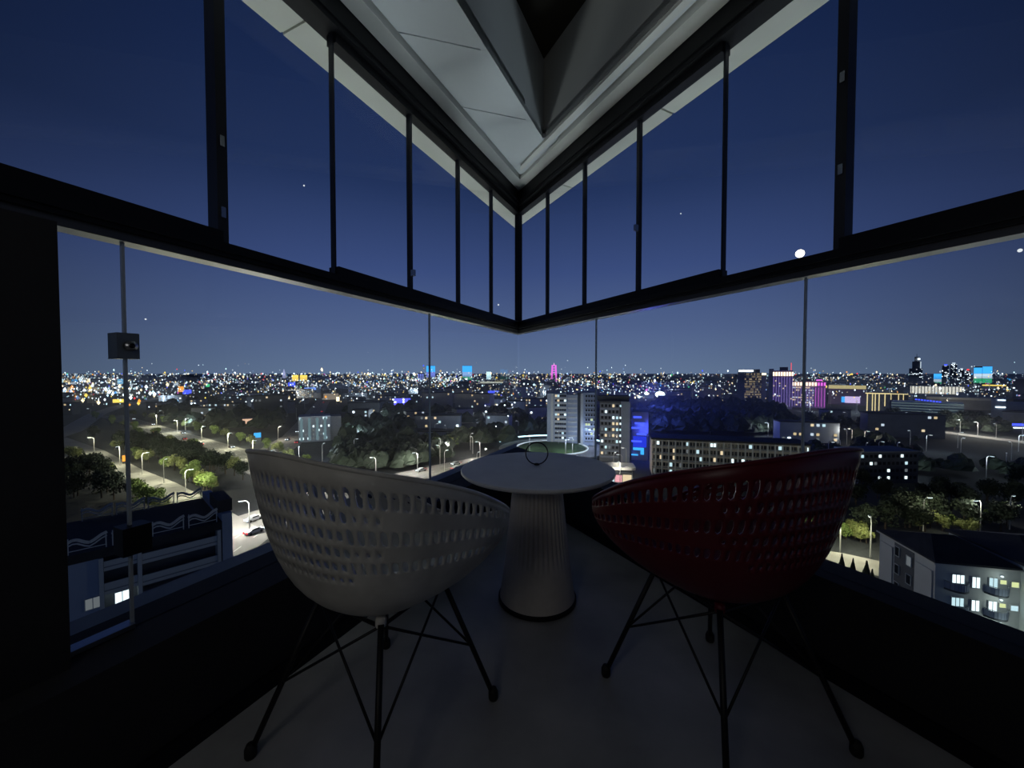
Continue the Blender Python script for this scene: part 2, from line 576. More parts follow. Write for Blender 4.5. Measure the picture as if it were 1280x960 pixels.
# ------------------------------------------------------------------ tub chairs
def rim_curve(th):
    # th = 0 front, pi back: radius and height of the rim
    ks = [(.320, .500), (.366, .580), (.315, .716), (.312, .800), (.285, .828), (.312, .800), (.315, .716), (.366, .580)]
    x = (th % (2 * pi)) / (pi / 4)
    i = int(x) % 8
    f = x - int(x)
    o = []
    for c in (0, 1):
        p0, p1, p2, p3 = (ks[(i + j) % 8][c] for j in (-1, 0, 1, 2))
        o.append(.5 * (2 * p1 + (p2 - p0) * f + (2 * p0 - 5 * p1 + 4 * p2 - p3) * f * f + (3 * p1 - p0 - 3 * p2 + p3) * f ** 3))
    return o
def shell_pos(th, s):
    r, z = rim_curve(th)
    wf = ((1 + math.cos(th)) / 2) ** 1.5
    fc = max(0.0, 1 - abs(abs(((th + pi) % (2 * pi)) - pi) - pi / 4) / (pi / 3))     # 1 at the two front corners
    P = [(0, .392), (.212 - .05 * wf + .03 * fc, .366 + .012 * fc), (r * (.85 + .10 * wf * (1 - fc) + .23 * fc), .462 + .045 * max(wf, fc)), (r, z)]
    b = [(1 - s) ** 3, 3 * s * (1 - s) ** 2, 3 * s * s * (1 - s), s ** 3]
    rr = sum(b[i] * P[i][0] for i in range(4))
    zz = sum(b[i] * P[i][1] for i in range(4))
    return (rr * math.sin(th), rr * math.cos(th) + .035 * (1 - s) ** 1.5, zz)
def shell_mesh():
    mb = MB()
    NT, rows = 80, 6
    s0, s1 = .66, .965
    cache = {}
    def V(th, s):
        k = (round((th % (2 * pi)) * 1e4), round(s * 1e5))
        if s < 1e-6: k = (0, 0)
        if k not in cache:
            cache[k] = len(mb.v)
            mb.v.append(shell_pos(th, s))
        return cache[k]
    def face(*ids):
        ids = [i for n, i in enumerate(ids) if i not in ids[:n]]
        if len(ids) > 2:
            mb.f.append(tuple(ids)); mb.m.append(0)
    dt = 2 * pi / NT
    lows = [0, .06, .12, .18, .24, .30, .36, .42, .48, .54, .60, s0]
    for j in range(NT):
        t0, t1 = j * dt, (j + 1) * dt
        tm = (t0 + t1) / 2
        for i in range(len(lows) - 1):
            a, b = lows[i], lows[i + 1]
            face(V(t0, a), V(tm, a), V(t1, a), V(t1, b), V(tm, b), V(t0, b)) if i else face(V(0, 0), V(t1, b), V(tm, b), V(t0, b))
        face(V(t0, s1), V(tm, s1), V(t1, s1), V(t1, 1), V(t0, 1))
        for k in range(rows):
            a = s0 + (s1 - s0) * k / rows
            b = s0 + (s1 - s0) * (k + 1) / rows
            m_ = (a + b) / 2
            o_ = dt / 2 if k % 2 else 0.0
            t0, t1, tm = j * dt + o_, (j + 1) * dt + o_, (j + .5) * dt + o_
            ring = [V(t0, a), V(tm, a), V(t1, a), V(t1, m_), V(t1, b), V(tm, b), V(t0, b), V(t0, m_)]
            back = abs(((tm - pi + pi) % (2 * pi)) - pi) / pi * 180     # degrees from the middle of the back
            hx = hy = 0
            if back < 34:
                hx, hy = .62, .60
                if k < 1: hx, hy = .42, .40
            elif back < 132:
                if k in (1, 3, 5):
                    hx, hy = .62, .95
                if k == 1 and not 45 < back < 105: hx *= .6
                if back < 48 and k not in (1, 3, 5) and k > 1: hx, hy = .35, .35
            elif back < 152 and k in (3, 5):
                hx, hy = .35, .6
            if hx == 0:
                c = V(tm, m_)
                face(ring[0], ring[1], c, ring[7]); face(ring[1], ring[2], ring[3], c)
                face(c, ring[3], ring[4], ring[5]); face(ring[7], c, ring[5], ring[6])
                continue
            sh = .20 if tm < pi else -.20
            inner = []
            for (qx, qy) in ((-.75, -.75), (0, -1), (.75, -.75), (1, 0), (.75, .75), (0, 1), (-.75, .75), (-1, 0)):
                x = tm + (qx * hx + sh * qy * hy) * dt / 2
                y = m_ + qy * hy * (b - a) / 2
                inner.append(V(x, y))
            for q in range(8):
                face(ring[q], ring[(q + 1) % 8], inner[(q + 1) % 8], inner[q])
    return mb
M_rod = mat('black_steel_rod', (.008, .008, .009), .5, .3)
M_foot = mat('black_rubber_foot', (.006, .006, .006), .7)
def make_chair(name, label, loc, facing, m_shell):
    t = thing(name, label, 'chair', loc, facing - pi / 2)
    mb = shell_mesh()
    sh = mb.build('shell', m_shell, t, True)
    so = sh.modifiers.new('thickness', 'SOLIDIFY')
    so.thickness = .005
    so.offset = 0
    rim = MB()
    rim.tube([shell_pos(2 * pi * k / 96, 1.0) for k in range(96)], .0055, 8, closed=True)
    rim.build('rim', m_shell, t, True)
    tops, feet, mids = [], [], []
    for q in range(4):
        a = pi / 4 + q * pi / 2
        tp = Vector((.165 * math.sin(a), .165 * math.cos(a) + .012, .390))
        ft = Vector((.325 * math.sin(a), .325 * math.cos(a), .012))
        tops.append(tp); feet.append(ft); mids.append(tp.lerp(ft, .56))
    for q in range(4):
        l = MB().tube([tops[q], feet[q]], .0075, 10).build('leg', M_rod, t, True)
        MB().lathe([(.002, 0), (.013, 0), (.015, .006), (.015, .022), (.010, .034), (.004, .036)], 14, cx=feet[q].x, cy=feet[q].y).build('rubber_foot', M_foot, l, True)
        n = (q + 1) % 4
        for (i, j) in ((q, n), (n, q)):
            MB().tube([tops[i] - Vector((0, 0, .004)), mids[j]], .0036, 8).build('brace', M_rod, t, True)
    pl = MB()
    for q in range(4):
        n = (q + 1) % 4
        pl.tube([tops[q] - Vector((0, 0, .006)), tops[n] - Vector((0, 0, .006))], .005, 8)
    pl.build('mount_frame', M_rod, t)
    for q in range(4):
        p = tops[q] * .93
        MB().lathe([(.010, .376), (.014, .382), (.014, .396), (.011, .402)], 12, cx=p.x, cy=p.y).build('mount_pad', m_shell, t, True)
    return t
M_white = mat('white_plastic_shell', (.56, .55, .51), .48, noise=.22, scale=9, spec=.4)
M_red = mat('dark_red_plastic_shell', (.105, .0015, .010), .42, noise=.1, scale=9, spec=.5)
make_chair('tub_chair', 'white perforated plastic tub chair on black rod legs', (-.37, 1.068, 0), math.radians(61), M_white)
make_chair('tub_chair', 'dark red perforated plastic tub chair on black rod legs', (.608, 1.117, 0), math.radians(111), M_red)

# ------------------------------------------------------------------ round table with fluted cone
M_top = mat('grey_laminate_top', (.66, .66, .67), .5, noise=.05, scale=12)
M_cone = mat('beige_fluted_cone', (.64, .60, .55), .6, noise=.07, scale=14)
tb = thing('side_table', 'round grey table on a fluted cone pedestal between the chairs', 'table', (.112, 1.688, 0))
top = MB()
RT = .335
top.lathe([(.12, .560), (.24, .562), (.318, .566), (.330, .570), (RT, .576), (RT, .581), (.332, .586), (.02, .586)], 96)
top.build('tabletop', M_top, tb)
cone = MB()
NJ, NK = 320, 30
prof = []
for i in range(NK):
    z = .022 + (.560 - .022) * i / (NK - 1)
    f = i / (NK - 1)
    r = .166 - .062 * f ** .85
    if f > .97: r += .004
    prof.append((r, z, max(0.0, min(1.0, (f - .30) / .14))))
for (r, z, am) in prof:
    for j in range(NJ):
        a = 2 * pi * j / NJ
        fl = .5 - .5 * math.cos(40 * a)
        rr = r - .0085 * am * (1 - fl) ** 1.4
        cone.v.append((rr * math.cos(a), rr * math.sin(a), z))
for i in range(NK - 1):
    for j in range(NJ):
        j2 = (j + 1) % NJ
        cone.f.append((i * NJ + j, i * NJ + j2, (i + 1) * NJ + j2, (i + 1) * NJ + j)); cone.m.append(0)
cone.build('pedestal', M_cone, tb, True)
MB().lathe([(.02, 0), (.160, 0), (.172, .004), (.172, .018), (.164, .0225), (.02, .0225)], 64).build('base_ring', M_rod, tb)
# black ring ornament
rg = thing('ring_ornament', 'small black metal ring standing upright on the round table', 'ornament', (at(671, 581, 1.735).x, 1.735, .586))
MB().tube([(.050 * math.sin(2 * pi * k / 48), 0, .053 + .050 * math.cos(2 * pi * k / 48)) for k in range(48)], .0028, 8, closed=True).build('ring', M_rod, rg, True)
MB().lathe([(.002, 0), (.012, 0), (.013, .003), (.010, .007), (.003, .009)], 16).build('base', M_rod, rg, True)

# ================================================================== THE CITY BELOW
E_white = emis('light_cool_white', (.80, .92, 1.0), 3.2)
E_warm = emis('light_warm_white', (1.0, .80, .48), 2.6)
E_teal = emis('light_teal_white', (.55, .85, .95), 2.3)
E_yel = emis('light_yellow', (1.0, .72, .12), 1.6)
E_red = emis('light_red', (1.0, .06, .07), 1.5)
E_blue = emis('light_blue', (.06, .10, 1.0), 1.6)
E_sky = emis('light_sky_blue', (.05, .42, 1.0), 1.3)
E_mag = emis('light_magenta', (.85, .16, .80), 1.2)
E_grn = emis('light_green', (.08, .80, .30), 1.0)
E_dimw = emis('light_dim_white', (.62, .74, .85), 1.0)
E_dimy = emis('light_dim_warm', (.85, .66, .36), .8)
E_org = emis('light_orange', (1.0, .38, .05), 1.5)
E_dimb = emis('light_dim_blue', (.25, .40, .80), .8)
LIGHTS = [E_white, E_warm, E_teal, E_yel, E_red, E_blue, E_sky, E_mag, E_grn, E_dimw, E_dimy, E_org, E_dimb]
W_cool = emis('window_cool', (.62, .88, .95), 1.0)
W_bright = emis('window_bright', (.80, .97, 1.0), 1.5)
W_warm = emis('window_warm', (1.0, .80, .50), .9)
W_dim = emis('window_dim', (.55, .62, .66), .22)
W_yel = emis('window_yellow_green', (.85, .95, .45), .9)
W_off = mat('window_unlit', (.025, .03, .04), .15, 0, spec=.6)
B_concrete = mat('facade_blue_grey', (.37, .43, .55), .8, noise=.12, scale=.15)
B_pale = mat('facade_pale_grey', (.58, .60, .60), .8, noise=.08, scale=.2)
B_beige = mat('facade_beige', (.50, .46, .40), .8, noise=.12, scale=.2)
B_dark = mat('facade_dark', (.09, .10, .12), .7, noise=.2, scale=.2)
B_mid = mat('facade_mid_grey', (.24, .26, .30), .8, noise=.2, scale=.1)
B_roof = mat('roof_dark', (.028, .030, .036), .85, noise=.3, scale=.3)
B_metal = mat('rail_light_grey', (.62, .61, .58), .6)
B_glass = mat('curtain_glass', (.30, .42, .46), .25, .2, spec=.7)
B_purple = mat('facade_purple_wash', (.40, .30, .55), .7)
M_ground = mat('city_ground', (.022, .025, .030), .9, noise=.5, scale=.02)
M_road = mat('asphalt', (.26, .25, .235), .8, noise=.18, scale=.12)
M_pave = mat('pale_paving', (.36, .345, .32), .8, noise=.15, scale=.2)
M_line = mat('road_paint', (.65, .65, .62), .7)
M_lawn = mat('lawn', (.05, .09, .03), .9, noise=.3, scale=.2)

# ---- ground and roads (one stretch per object)
struct(MB().box(-14000, 14000, 4, 22000, GZ - 1, GZ).build('ground', M_ground), 'dark city ground far below the balcony')
ROAD_Z = {}
def road(pts, width, z, m=M_road, label=None, lanes=0, name='road'):
    mb = MB()
    P = [Vector((p.x, p.y, 0)) for p in pts]
    ls = []
    for i, p in enumerate(P):
        d = (P[min(i + 1, len(P) - 1)] - P[max(0, i - 1)]).normalized()
        n = Vector((-d.y, d.x, 0))
        ls.append((p + n * width / 2, p - n * width / 2, n))
    for i in range(len(P) - 1):
        a, b = ls[i], ls[i + 1]
        mb.quad([(a[1].x, a[1].y, z), (b[1].x, b[1].y, z), (b[0].x, b[0].y, z), (a[0].x, a[0].y, z)])
    o = struct(mb.build(name, m), label)
    if lanes:
        for k in range(1, lanes):
            off = (k / lanes - .5) * width
            l = MB()
            for i in range(len(P) - 1):
                d = (P[i + 1] - P[i]); L = d.length; d.normalize(); n = Vector((-d.y, d.x, 0))
                q = 0.0
                while q < L - 3:
                    a = P[i] + d * q + n * off; b = a + d * 3.0
                    s_ = n * .12
                    l.quad([(a.x + s_.x, a.y + s_.y, z + .02), (a.x - s_.x, a.y - s_.y, z + .02), (b.x - s_.x, b.y - s_.y, z + .02), (b.x + s_.x, b.y + s_.y, z + .02)])
                    q += 8.0
            if l.f:
                l.build('lane_marking', M_line, o)
    return P
rc = road([gnd(180, 740), gnd(300, 662), gnd(420, 620), gnd(560, 587), gnd(640, 571), gnd(700, 560)], 22, GZ + .06, label='lit avenue running past the left building to the roundabout', lanes=5)
ra = road([gnd(420, 625), gnd(345, 592), gnd(290, 566), gnd(232, 548), gnd(180, 532), gnd(140, 520)], 16, GZ + .08, label='tree-lined road leading away beyond the dark grove', lanes=4)
rb = road([gnd(300, 668), gnd(245, 632), gnd(200, 607), gnd(160, 590), gnd(115, 565), gnd(70, 548)], 9, GZ + .10, m=M_pave, label='narrow lit lane between bright green trees')
rd = road([gnd(985, 690), gnd(1060, 702), gnd(1140, 720), gnd(1230, 745)], 9, GZ + .06, m=M_pave, label='pale lit street beside the hedge at right')
re_ = road([gnd(1090, 533), gnd(1185, 541), gnd(1280, 553), gnd(1420, 572)], 11, GZ + .06, m=M_pave, label='bright straight street in the right distance')
rf = road([gnd(330, 572), gnd(372, 545), gnd(395, 515), gnd(410, 492), gnd(425, 478)], 18, GZ + .12, label='long traffic avenue receding toward the horizon', lanes=4)
rg_ = road([gnd(60, 548), gnd(85, 540), gnd(120, 518), gnd(145, 509), gnd(200, 497)], 14, GZ + .14, m=M_pave, label='curving bright road at the far left')
def near_road(p, m):
    for P in (rc, ra, rb, rd, re_, rf, rg_):
        for i in range(len(P) - 1):
            a_, b_ = P[i], P[i + 1]
            d = b_ - a_
            f = max(0, min(1, (Vector((p.x, p.y, 0)) - a_).dot(d) / d.length_squared))
            if (a_ + d * f - Vector((p.x, p.y, 0))).length < m:
                return True
    return False
# roundabout
rc0 = gnd(690, 560)
mb = MB().lathe([(.5, 0), (30, 0), (30, .12), (.5, .12)], 48)
o = struct(mb.build('road_roundabout', M_road), 'roundabout with a lit kerb'); o.location = (rc0.x, rc0.y, GZ)
MB().lathe([(.5, .1), (19, .1), (18, .9), (10, 1.8), (.5, 2.2)], 48).build('island', M_lawn, o, True)
MB().tube([(20 * math.cos(2 * pi * k / 48), 20 * math.sin(2 * pi * k / 48), .5) for k in range(48)], .35, 6, closed=True).build('lit_kerb', E_dimw, o)
MB().tube([(31 * math.cos(.25 + 2.6 * k / 30), 31 * math.sin(.25 + 2.6 * k / 30), 2.2) for k in range(31)], .45, 6).build('light_strip', E_teal, o)

# ---- street lamps
lampP = thing('street_lamp', 'tall street lamp with a glowing head beside the lit roads', 'street lamp', (0, 0, GZ), 0, 'street lamps along the roads')
MB().tube([(0, 0, 0), (0, 0, 5), (0, 0, 8.2), (.5, 0, 8.9), (1.6, 0, 9.1)], .14, 6, r2=.07).build('pole', B_metal, lampP)
MB().box(1.1, 2.3, -.22, .22, 8.95, 9.12).build('lamp_head', B_metal, lampP)
lh = MB().box(1.15, 2.25, -.2, .2, 8.88, 8.95).build('lamp_lens', E_white, lampP)
lampP_used = False
def lamp(p, rz=0.0, power=0, color=(1.0, .95, .74), label=None, sc_=1.0):
    global lampP_used
    if not lampP_used:
        o = lampP; lampP_used = True
        KIDS[o.name] = list(o.children)
        o.location = p; o.rotation_euler = (0, 0, rz); o.scale = (sc_,) * 3
    else:
        o = copy_thing(lampP, p, rz, sc_, label)
        if 'own' in o: del o['own']
    if power:
        l = bpy.data.lights.new('street_lamp_light', 'POINT')
        l.energy = power; l.color = color; l.shadow_soft_size = .4
        lo = bpy.data.objects.new('street_lamp_light', l)
        COL.objects.link(lo)
        lo.location = (p[0] + 1.7 * math.cos(rz), p[1] + 1.7 * math.sin(rz), p[2] + 8.4)
    return o
WH = (1.0, .97, .86)
YG = (1.0, .98, .68)
for (px, py, pw, c) in [(272, 672, 3300, WH), (312, 668, 3000, WH), (330, 640, 4200, WH), (392, 612, 4000, WH), (470, 600, 2400, WH), (522, 592, 3600, WH), (556, 577, 3600, WH), (600, 575, 2600, WH),
                        (118, 568, 2600, YG), (150, 582, 2600, YG), (178, 593, 2600, YG), (205, 604, 3000, YG), (232, 620, 3000, YG),
                        (196, 533, 4200, YG), (222, 541, 4200, YG), (252, 551, 4200, YG), (285, 561, 4200, YG), (316, 573, 3600, YG), (345, 588, 3000, WH),
                        (1050, 690, 4200, YG), (1088, 697, 4200, YG), (1154, 664, 1300, YG), (1225, 668, 1000, WH), (1262, 662, 1000, WH), (1245, 547, 5200, WH), (1200, 541, 5200, WH), (1278, 551, 5200, WH), (1222, 544, 5200, WH),
                        (662, 566, 2200, (.6, .75, 1)), (707, 571, 2200, (.6, .75, 1)), (742, 560, 2600, (.5, .65, 1)), (775, 606, 1700, WH), (960, 545, 2500, (.8, .9, 1)), (1110, 600, 900, (.7, .8, 1))]:
    g = gnd(px, py)
    lo_ = lamp((g.x, g.y, GZ), R.uniform(0, 6.28), pw * (2.0 if px < 620 else .9 if px > 1000 else 1.0), c)
    if px < 250 and py > 560:
        lab, grp = 'street lamp standing among the bright green trees of the narrow lane', 'lamps of the narrow lane'
    elif px < 350 and py < 590:
        lab, grp = 'street lamp beside the tree-lined road beyond the dark grove', 'lamps of the road beyond the grove'
    elif px < 620:
        lab, grp = 'street lamp on the pale avenue behind the white chair', 'lamps of the avenue'
    elif px < 760:
        lab, grp = 'street lamp at the edge of the round green traffic island', 'lamps of the roundabout'
    elif 1040 < px < 1100:
        lab, grp = 'street lamp on the pale street beside the lit hedge row', 'lamps of the hedge street'
    elif px > 1100 and py < 560:
        lab, grp = 'street lamp on the straight bright street in the right distance', 'lamps of the straight far street'
    elif px > 1100:
        lab, grp = 'yard lamp behind the pale apartment building with dark hipped roof', 'yard lamps on the right'
    else:
        lab, grp = {775: 'lamp beside the white flat-roofed pavilion', 960: 'lamp in the dark park behind the long beige block'}[px], 'single lamps'
    lo_['label'] = lab; lo_['group'] = grp; lo_['own'] = 1

# ---- trees
def crown_mesh(name, m, seed, leaves=900, tall=1.0):
    r = random.Random(seed)
    mb = MB()
    blobs = [(r.uniform(-1.1, 1.1), r.uniform(-1.1, 1.1), 3.6 * tall + r.uniform(-1.2, 1.6) * tall, r.uniform(1.1, 1.8)) for _ in range(7)]
    for _ in range(leaves):
        bx, by, bz, br = r.choice(blobs)
        d = Vector((r.gauss(0, 1), r.gauss(0, 1), r.gauss(0, 1))).normalized()
        p = Vector((bx, by, bz)) + d * br * (r.random() ** .35)
        n = (d + Vector((r.gauss(0, .6), r.gauss(0, .6), r.gauss(0, .6)))).normalized()
        s_ = n.orthogonal().normalized() * r.uniform(.16, .34)
        u_ = n.cross(s_).normalized() * r.uniform(.16, .34)
        mb.quad([p - s_, p - u_ * .8, p + s_, p + u_])
    return mb.mesh(name, m)
M_leafA = mat('leaf_green', (.20, .28, .075), .7, noise=.35, scale=.8)  # lamplit crowns: base colour brightened to strengthen the light on them
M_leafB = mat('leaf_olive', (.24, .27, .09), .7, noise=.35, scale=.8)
M_leafD = mat('leaf_unlit', (.022, .034, .02), .8, noise=.3, scale=.8)  # leaf colour darkened to stand for crowns out of the lamplight
M_bark = mat('bark', (.06, .045, .035), .9)
trunk_me = MB().tube([(0, 0, 0), (.05, .03, 1.4), (0, .06, 3.2)], .20, 7, r2=.10).mesh('trunk', M_bark)
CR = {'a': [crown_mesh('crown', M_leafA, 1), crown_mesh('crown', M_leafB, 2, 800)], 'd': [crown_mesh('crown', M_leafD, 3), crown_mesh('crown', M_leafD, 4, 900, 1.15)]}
con = MB()
rr_ = random.Random(5)
for k in range(700):
    f = rr_.random() ** .8
    a_ = rr_.uniform(0, 6.283); q = (1 - f) * 1.5 * (.6 + .4 * rr_.random())
    p = Vector((q * math.cos(a_), q * math.sin(a_), .6 + f * 5.6))
    n = Vector((math.cos(a_), math.sin(a_), .5)); s_ = n.orthogonal().normalized() * .22; u_ = n.cross(s_).normalized() * .3
    con.quad([p - s_, p - u_, p + s_, p + u_])
CR['c'] = [con.mesh('crown', M_leafD)]
def tree(p, kind, size, label, group, cat='tree', name='street_tree'):
    t = thing(name, label, cat, p, R.uniform(0, 6.28), group)
    t.scale = (size, size, size * R.uniform(.9, 1.15))
    link('crown', R.choice(CR[kind]), t)
    link('trunk', trunk_me, t)
    return t
# lit trees along the lane and the road
for k in range(34):
    f = k / 33
    seg = rb[1].lerp(rb[2], f * 2) if f < .5 else rb[2].lerp(rb[4], f * 2 - 1)
    d = (rb[3] - rb[1]).normalized(); n = Vector((-d.y, d.x, 0))
    p = seg + n * R.choice((-9, 8.5)) + Vector((R.uniform(-2, 2), R.uniform(-2, 2), 0))
    tree((p.x, p.y, GZ), 'a', R.uniform(.8, 1.15), 'bright green roadside tree lit by lamps along the narrow lane', 'lit trees along the lane')
for k in range(30):
    f = k / 29 * 3.999
    i = 1 + int(f)
    p = ra[i].lerp(ra[min(i + 1, 5)], f - int(f))
    d = (ra[4] - ra[1]).normalized(); n = Vector((-d.y, d.x, 0))
    p = p + n * (13 if k % 2 else -13) + Vector((R.uniform(-2, 2), R.uniform(-2, 2), 0))
    tree((p.x, p.y, GZ), 'a', R.uniform(.9, 1.25), 'rounded yellow-green tree lit beside the road beyond the dark grove', 'lit trees along the road beyond the grove')
for (px, py) in [(490, 590), (505, 583), (520, 578), (535, 577), (550, 573), (565, 568), (578, 566), (590, 560), (598, 556), (575, 560), (545, 568), (530, 585), (472, 592)]:
    g = gnd(px, py - 1)
    tree((g.x - 4, g.y + 12, GZ), 'a', R.uniform(.9, 1.3), 'leafy tree lit from the avenue behind the white chair', 'trees lit by the avenue')
for (px, py) in [(1024, 680), (1034, 683), (1044, 681), (1054, 685), (1064, 684), (1074, 688), (1084, 687), (1094, 692), (1102, 694), (1040, 672), (1060, 674), (1080, 676), (1096, 680), (1030, 668)]:
    g = gnd(px, py)
    tree((g.x + 2, g.y + 6, GZ), 'a', R.uniform(.55, .75), 'pale green bushy tree in the lit hedge row by the right street', 'hedge row of lit trees by the right street')
for (px, py, s_) in [(1052, 714, .55), (1066, 719, .5), (1083, 726, .7), (1090, 730, .5)]:
    g = gnd(px, py)
    tree((g.x, g.y, GZ), 'c', s_, 'small dark conifer in front of the lit right street', 'dark conifers by the right street', name='conifer')
for (px, py, s_) in [(1163, 660, .9), (1150, 662, .7), (1178, 664, .7), (1250, 650, .8), (1238, 655, .6), (1215, 668, .7), (1200, 666, .6), (1185, 660, .6)]:
    g = gnd(px, py)
    tree((g.x, g.y, GZ), 'a', s_, 'tree lit by a yard lamp behind the right building', 'lit yard trees behind the right building')
# dark grove between the two roads, and dark trees on the right
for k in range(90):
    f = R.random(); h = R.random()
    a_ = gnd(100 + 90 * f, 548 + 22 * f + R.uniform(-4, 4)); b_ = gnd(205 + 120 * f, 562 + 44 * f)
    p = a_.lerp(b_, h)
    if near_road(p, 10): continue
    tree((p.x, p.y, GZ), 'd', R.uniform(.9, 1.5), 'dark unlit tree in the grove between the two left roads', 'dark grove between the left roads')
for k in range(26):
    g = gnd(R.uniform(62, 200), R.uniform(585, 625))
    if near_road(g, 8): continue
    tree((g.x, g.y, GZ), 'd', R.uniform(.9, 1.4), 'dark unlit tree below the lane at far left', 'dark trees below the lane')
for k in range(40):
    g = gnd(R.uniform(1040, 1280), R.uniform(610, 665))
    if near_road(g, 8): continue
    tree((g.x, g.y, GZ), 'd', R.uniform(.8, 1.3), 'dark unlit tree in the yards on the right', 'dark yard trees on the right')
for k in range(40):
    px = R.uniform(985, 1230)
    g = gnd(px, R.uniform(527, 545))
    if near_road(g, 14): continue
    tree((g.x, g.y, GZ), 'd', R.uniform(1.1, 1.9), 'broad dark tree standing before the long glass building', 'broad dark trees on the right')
# ---- cars
M_carw = mat('car_paint_white', (.6, .62, .65), .3, .1)
M_card = mat('car_paint_dark', (.05, .05, .06), .3, .2)
M_tyre = mat('tyre', (.01, .01, .01), .8)
def car_proto(m, label, group):
    t = thing('car', label, 'car', (0, 0, GZ), 0, group)
    b = MB()
    prof = [(-2.2, .35), (-2.25, .85), (-1.5, .98), (-.9, 1.45), (.7, 1.45), (1.35, .98), (2.1, .85), (2.2, .35)]
    n = len(prof)
    b.v = [(x, -.85, z) for x, z in prof] + [(x, .85, z) for x, z in prof]
    b.f = [tuple(range(n)), tuple(range(2 * n - 1, n - 1, -1))] + [(i, i + n, (i + 1) % n + n, (i + 1) % n) for i in range(n)]
    b.m = [0] * len(b.f)
    b.build('body', m, t)
    MB().box(-1.0, .8, -.87, .87, 1.02, 1.36).build('side_windows', W_off, t)
    for x in (-1.35, 1.35):
        for y in (-.8, .8):
            MB().tube([(x, y - .1, .33), (x, y + .1, .33)], .33, 10).build('wheel', M_tyre, t)
    for y in (-.6, .6):
        MB().box(2.12, 2.26, y - .27, y + .27, .55, .88).build('headlight', E_white, t)
        MB().box(-2.30, -2.18, y - .27, y + .27, .52, .90).build('tail_light', E_red, t)
    KIDS[t.name] = list(t.children)
    return t
carW = car_proto(M_carw, 'white car driving on the lit avenue', 'white cars on the lit avenue')
carD = car_proto(M_card, 'dark car driving on the receding traffic road', 'dark cars on the left roads')
def rd_pos(P, f, off):
    f *= len(P) - 1
    i = min(int(f), len(P) - 2)
    p = P[i].lerp(P[i + 1], f - i)
    d = (P[i + 1] - P[i]).normalized()
    n = Vector((-d.y, d.x, 0))
    return p + n * off, math.atan2(d.y, d.x)
first = {'w': True, 'd': True}
def car(kind, P, f, off, rev, z):
    proto = carW if kind == 'w' else carD
    p, a_ = rd_pos(P, f, off)
    a_ += pi if rev else 0
    if first[kind]:
        first[kind] = False
        proto.location = (p.x, p.y, z); proto.rotation_euler = (0, 0, a_)
        return
    copy_thing(proto, (p.x, p.y, z), a_)
for (f, off, rev) in [(.20, -6, 0), (.235, 3, 1), (.27, -2, 0), (.60, -6, 0), (.615, -2, 0), (.64, 5, 1), (.68, 2, 1), (.56, 6, 1), (.77, -3, 0), (.80, -6, 0), (.83, 3, 1)]:
    car('w', rc, f, off, rev, GZ + .1)
for k in range(12):
    car('d', ra, .15 + .07 * k + R.uniform(-.02, .02), R.choice((-5, 5, 2)), R.random() < .5, GZ + .12)
for k in range(20):
    car('d', rf, .1 + .044 * k, R.choice((-6, -2)) if k % 2 else R.choice((2, 6)), k % 2 == 0, GZ + .15)

# ------------------------------------------------------------------ building helpers
OCC = []
def taken(p, m):
    return any((p.x - x) ** 2 + (p.y - y) ** 2 < (r + m) ** 2 for x, y, r in OCC)
def occupy(root, wd, dep):
    a = root.rotation_euler.z
    n = max(1, round(wd / dep))
    for k in range(n):
        lx, ly = wd * (k + .5) / n, dep / 2
        OCC.append((root.location.x + lx * math.cos(a) - ly * math.sin(a), root.location.y + lx * math.sin(a) + ly * math.cos(a), .6 * math.hypot(wd / n, dep)))
def bld(name, label, px0, px1, yb, yt, dep, yaw=None, cat='building', group=None, Y=None, z_top=None):
    # front edge spans px0..px1, squarely facing the viewer unless a yaw is given
    Y = Y or -(GZ - CAM_Z) * F / (yb - 467)
    u0, u1 = (px0 - 640) / F, (px1 - 640) / F
    a0, a1 = math.atan(u0), math.atan(u1)
    ac = (a0 + a1) / 2
    h = (height_at(yt, Y) if z_top is None else z_top) - GZ
    if yaw is None:
        D = Y / math.cos(ac)
        wd = 2 * D * math.tan((a1 - a0) / 2)
        c = Vector((D * math.sin(ac), D * math.cos(ac), 0))
        p = c - Vector((math.cos(ac), -math.sin(ac), 0)) * wd / 2
        root = thing(name, label, cat, (p.x, p.y, GZ), -ac, group)
        occupy(root, wd, dep)
        return root, wd, h
    X0, X1 = u0 * Y, u1 * Y
    wd = (X1 - X0) / max(.3, math.cos(yaw))
    root = thing(name, label, cat, (X0, Y, GZ), yaw, group)
    occupy(root, wd, dep)
    return root, wd, h
def box_part(root, name, x0, x1, y0, y1, z0, z1, m):
    return MB().box(x0, x1, y0, y1, z0, z1).build(name, m, root)
WME = {}
def win_mesh(wd, h, m):
    k = (round(wd, 2), round(h, 2), m.name)
    if k not in WME:
        WME[k] = MB().box(-wd / 2, wd / 2, -.10, .06, -h / 2, h / 2).mesh('window', m)
    return WME[k]
def windows(root, parent, x0, x1, z0, z1, nx, nz, wd, h, lit=.2, mats=(W_cool, W_warm, W_bright), y=0.0, off=True, face='front', seed=1, name='window'):
    r = random.Random(seed)
    for i in range(nx):
        for k in range(nz):
            on = r.random() < lit
            if not on and not off:
                continue
            m = r.choice(mats) if on else W_off
            o = link(name, win_mesh(wd, h, m), parent)
            f = x0 + (x1 - x0) * (i + .5) / nx
            z = z0 + (z1 - z0) * (k + .5) / nz
            if face == 'front':
                o.location = (f, y, z)
            else:
                o.location = (y, f, z); o.rotation_euler = (0, 0, pi / 2 if face == 'right' else -pi / 2)
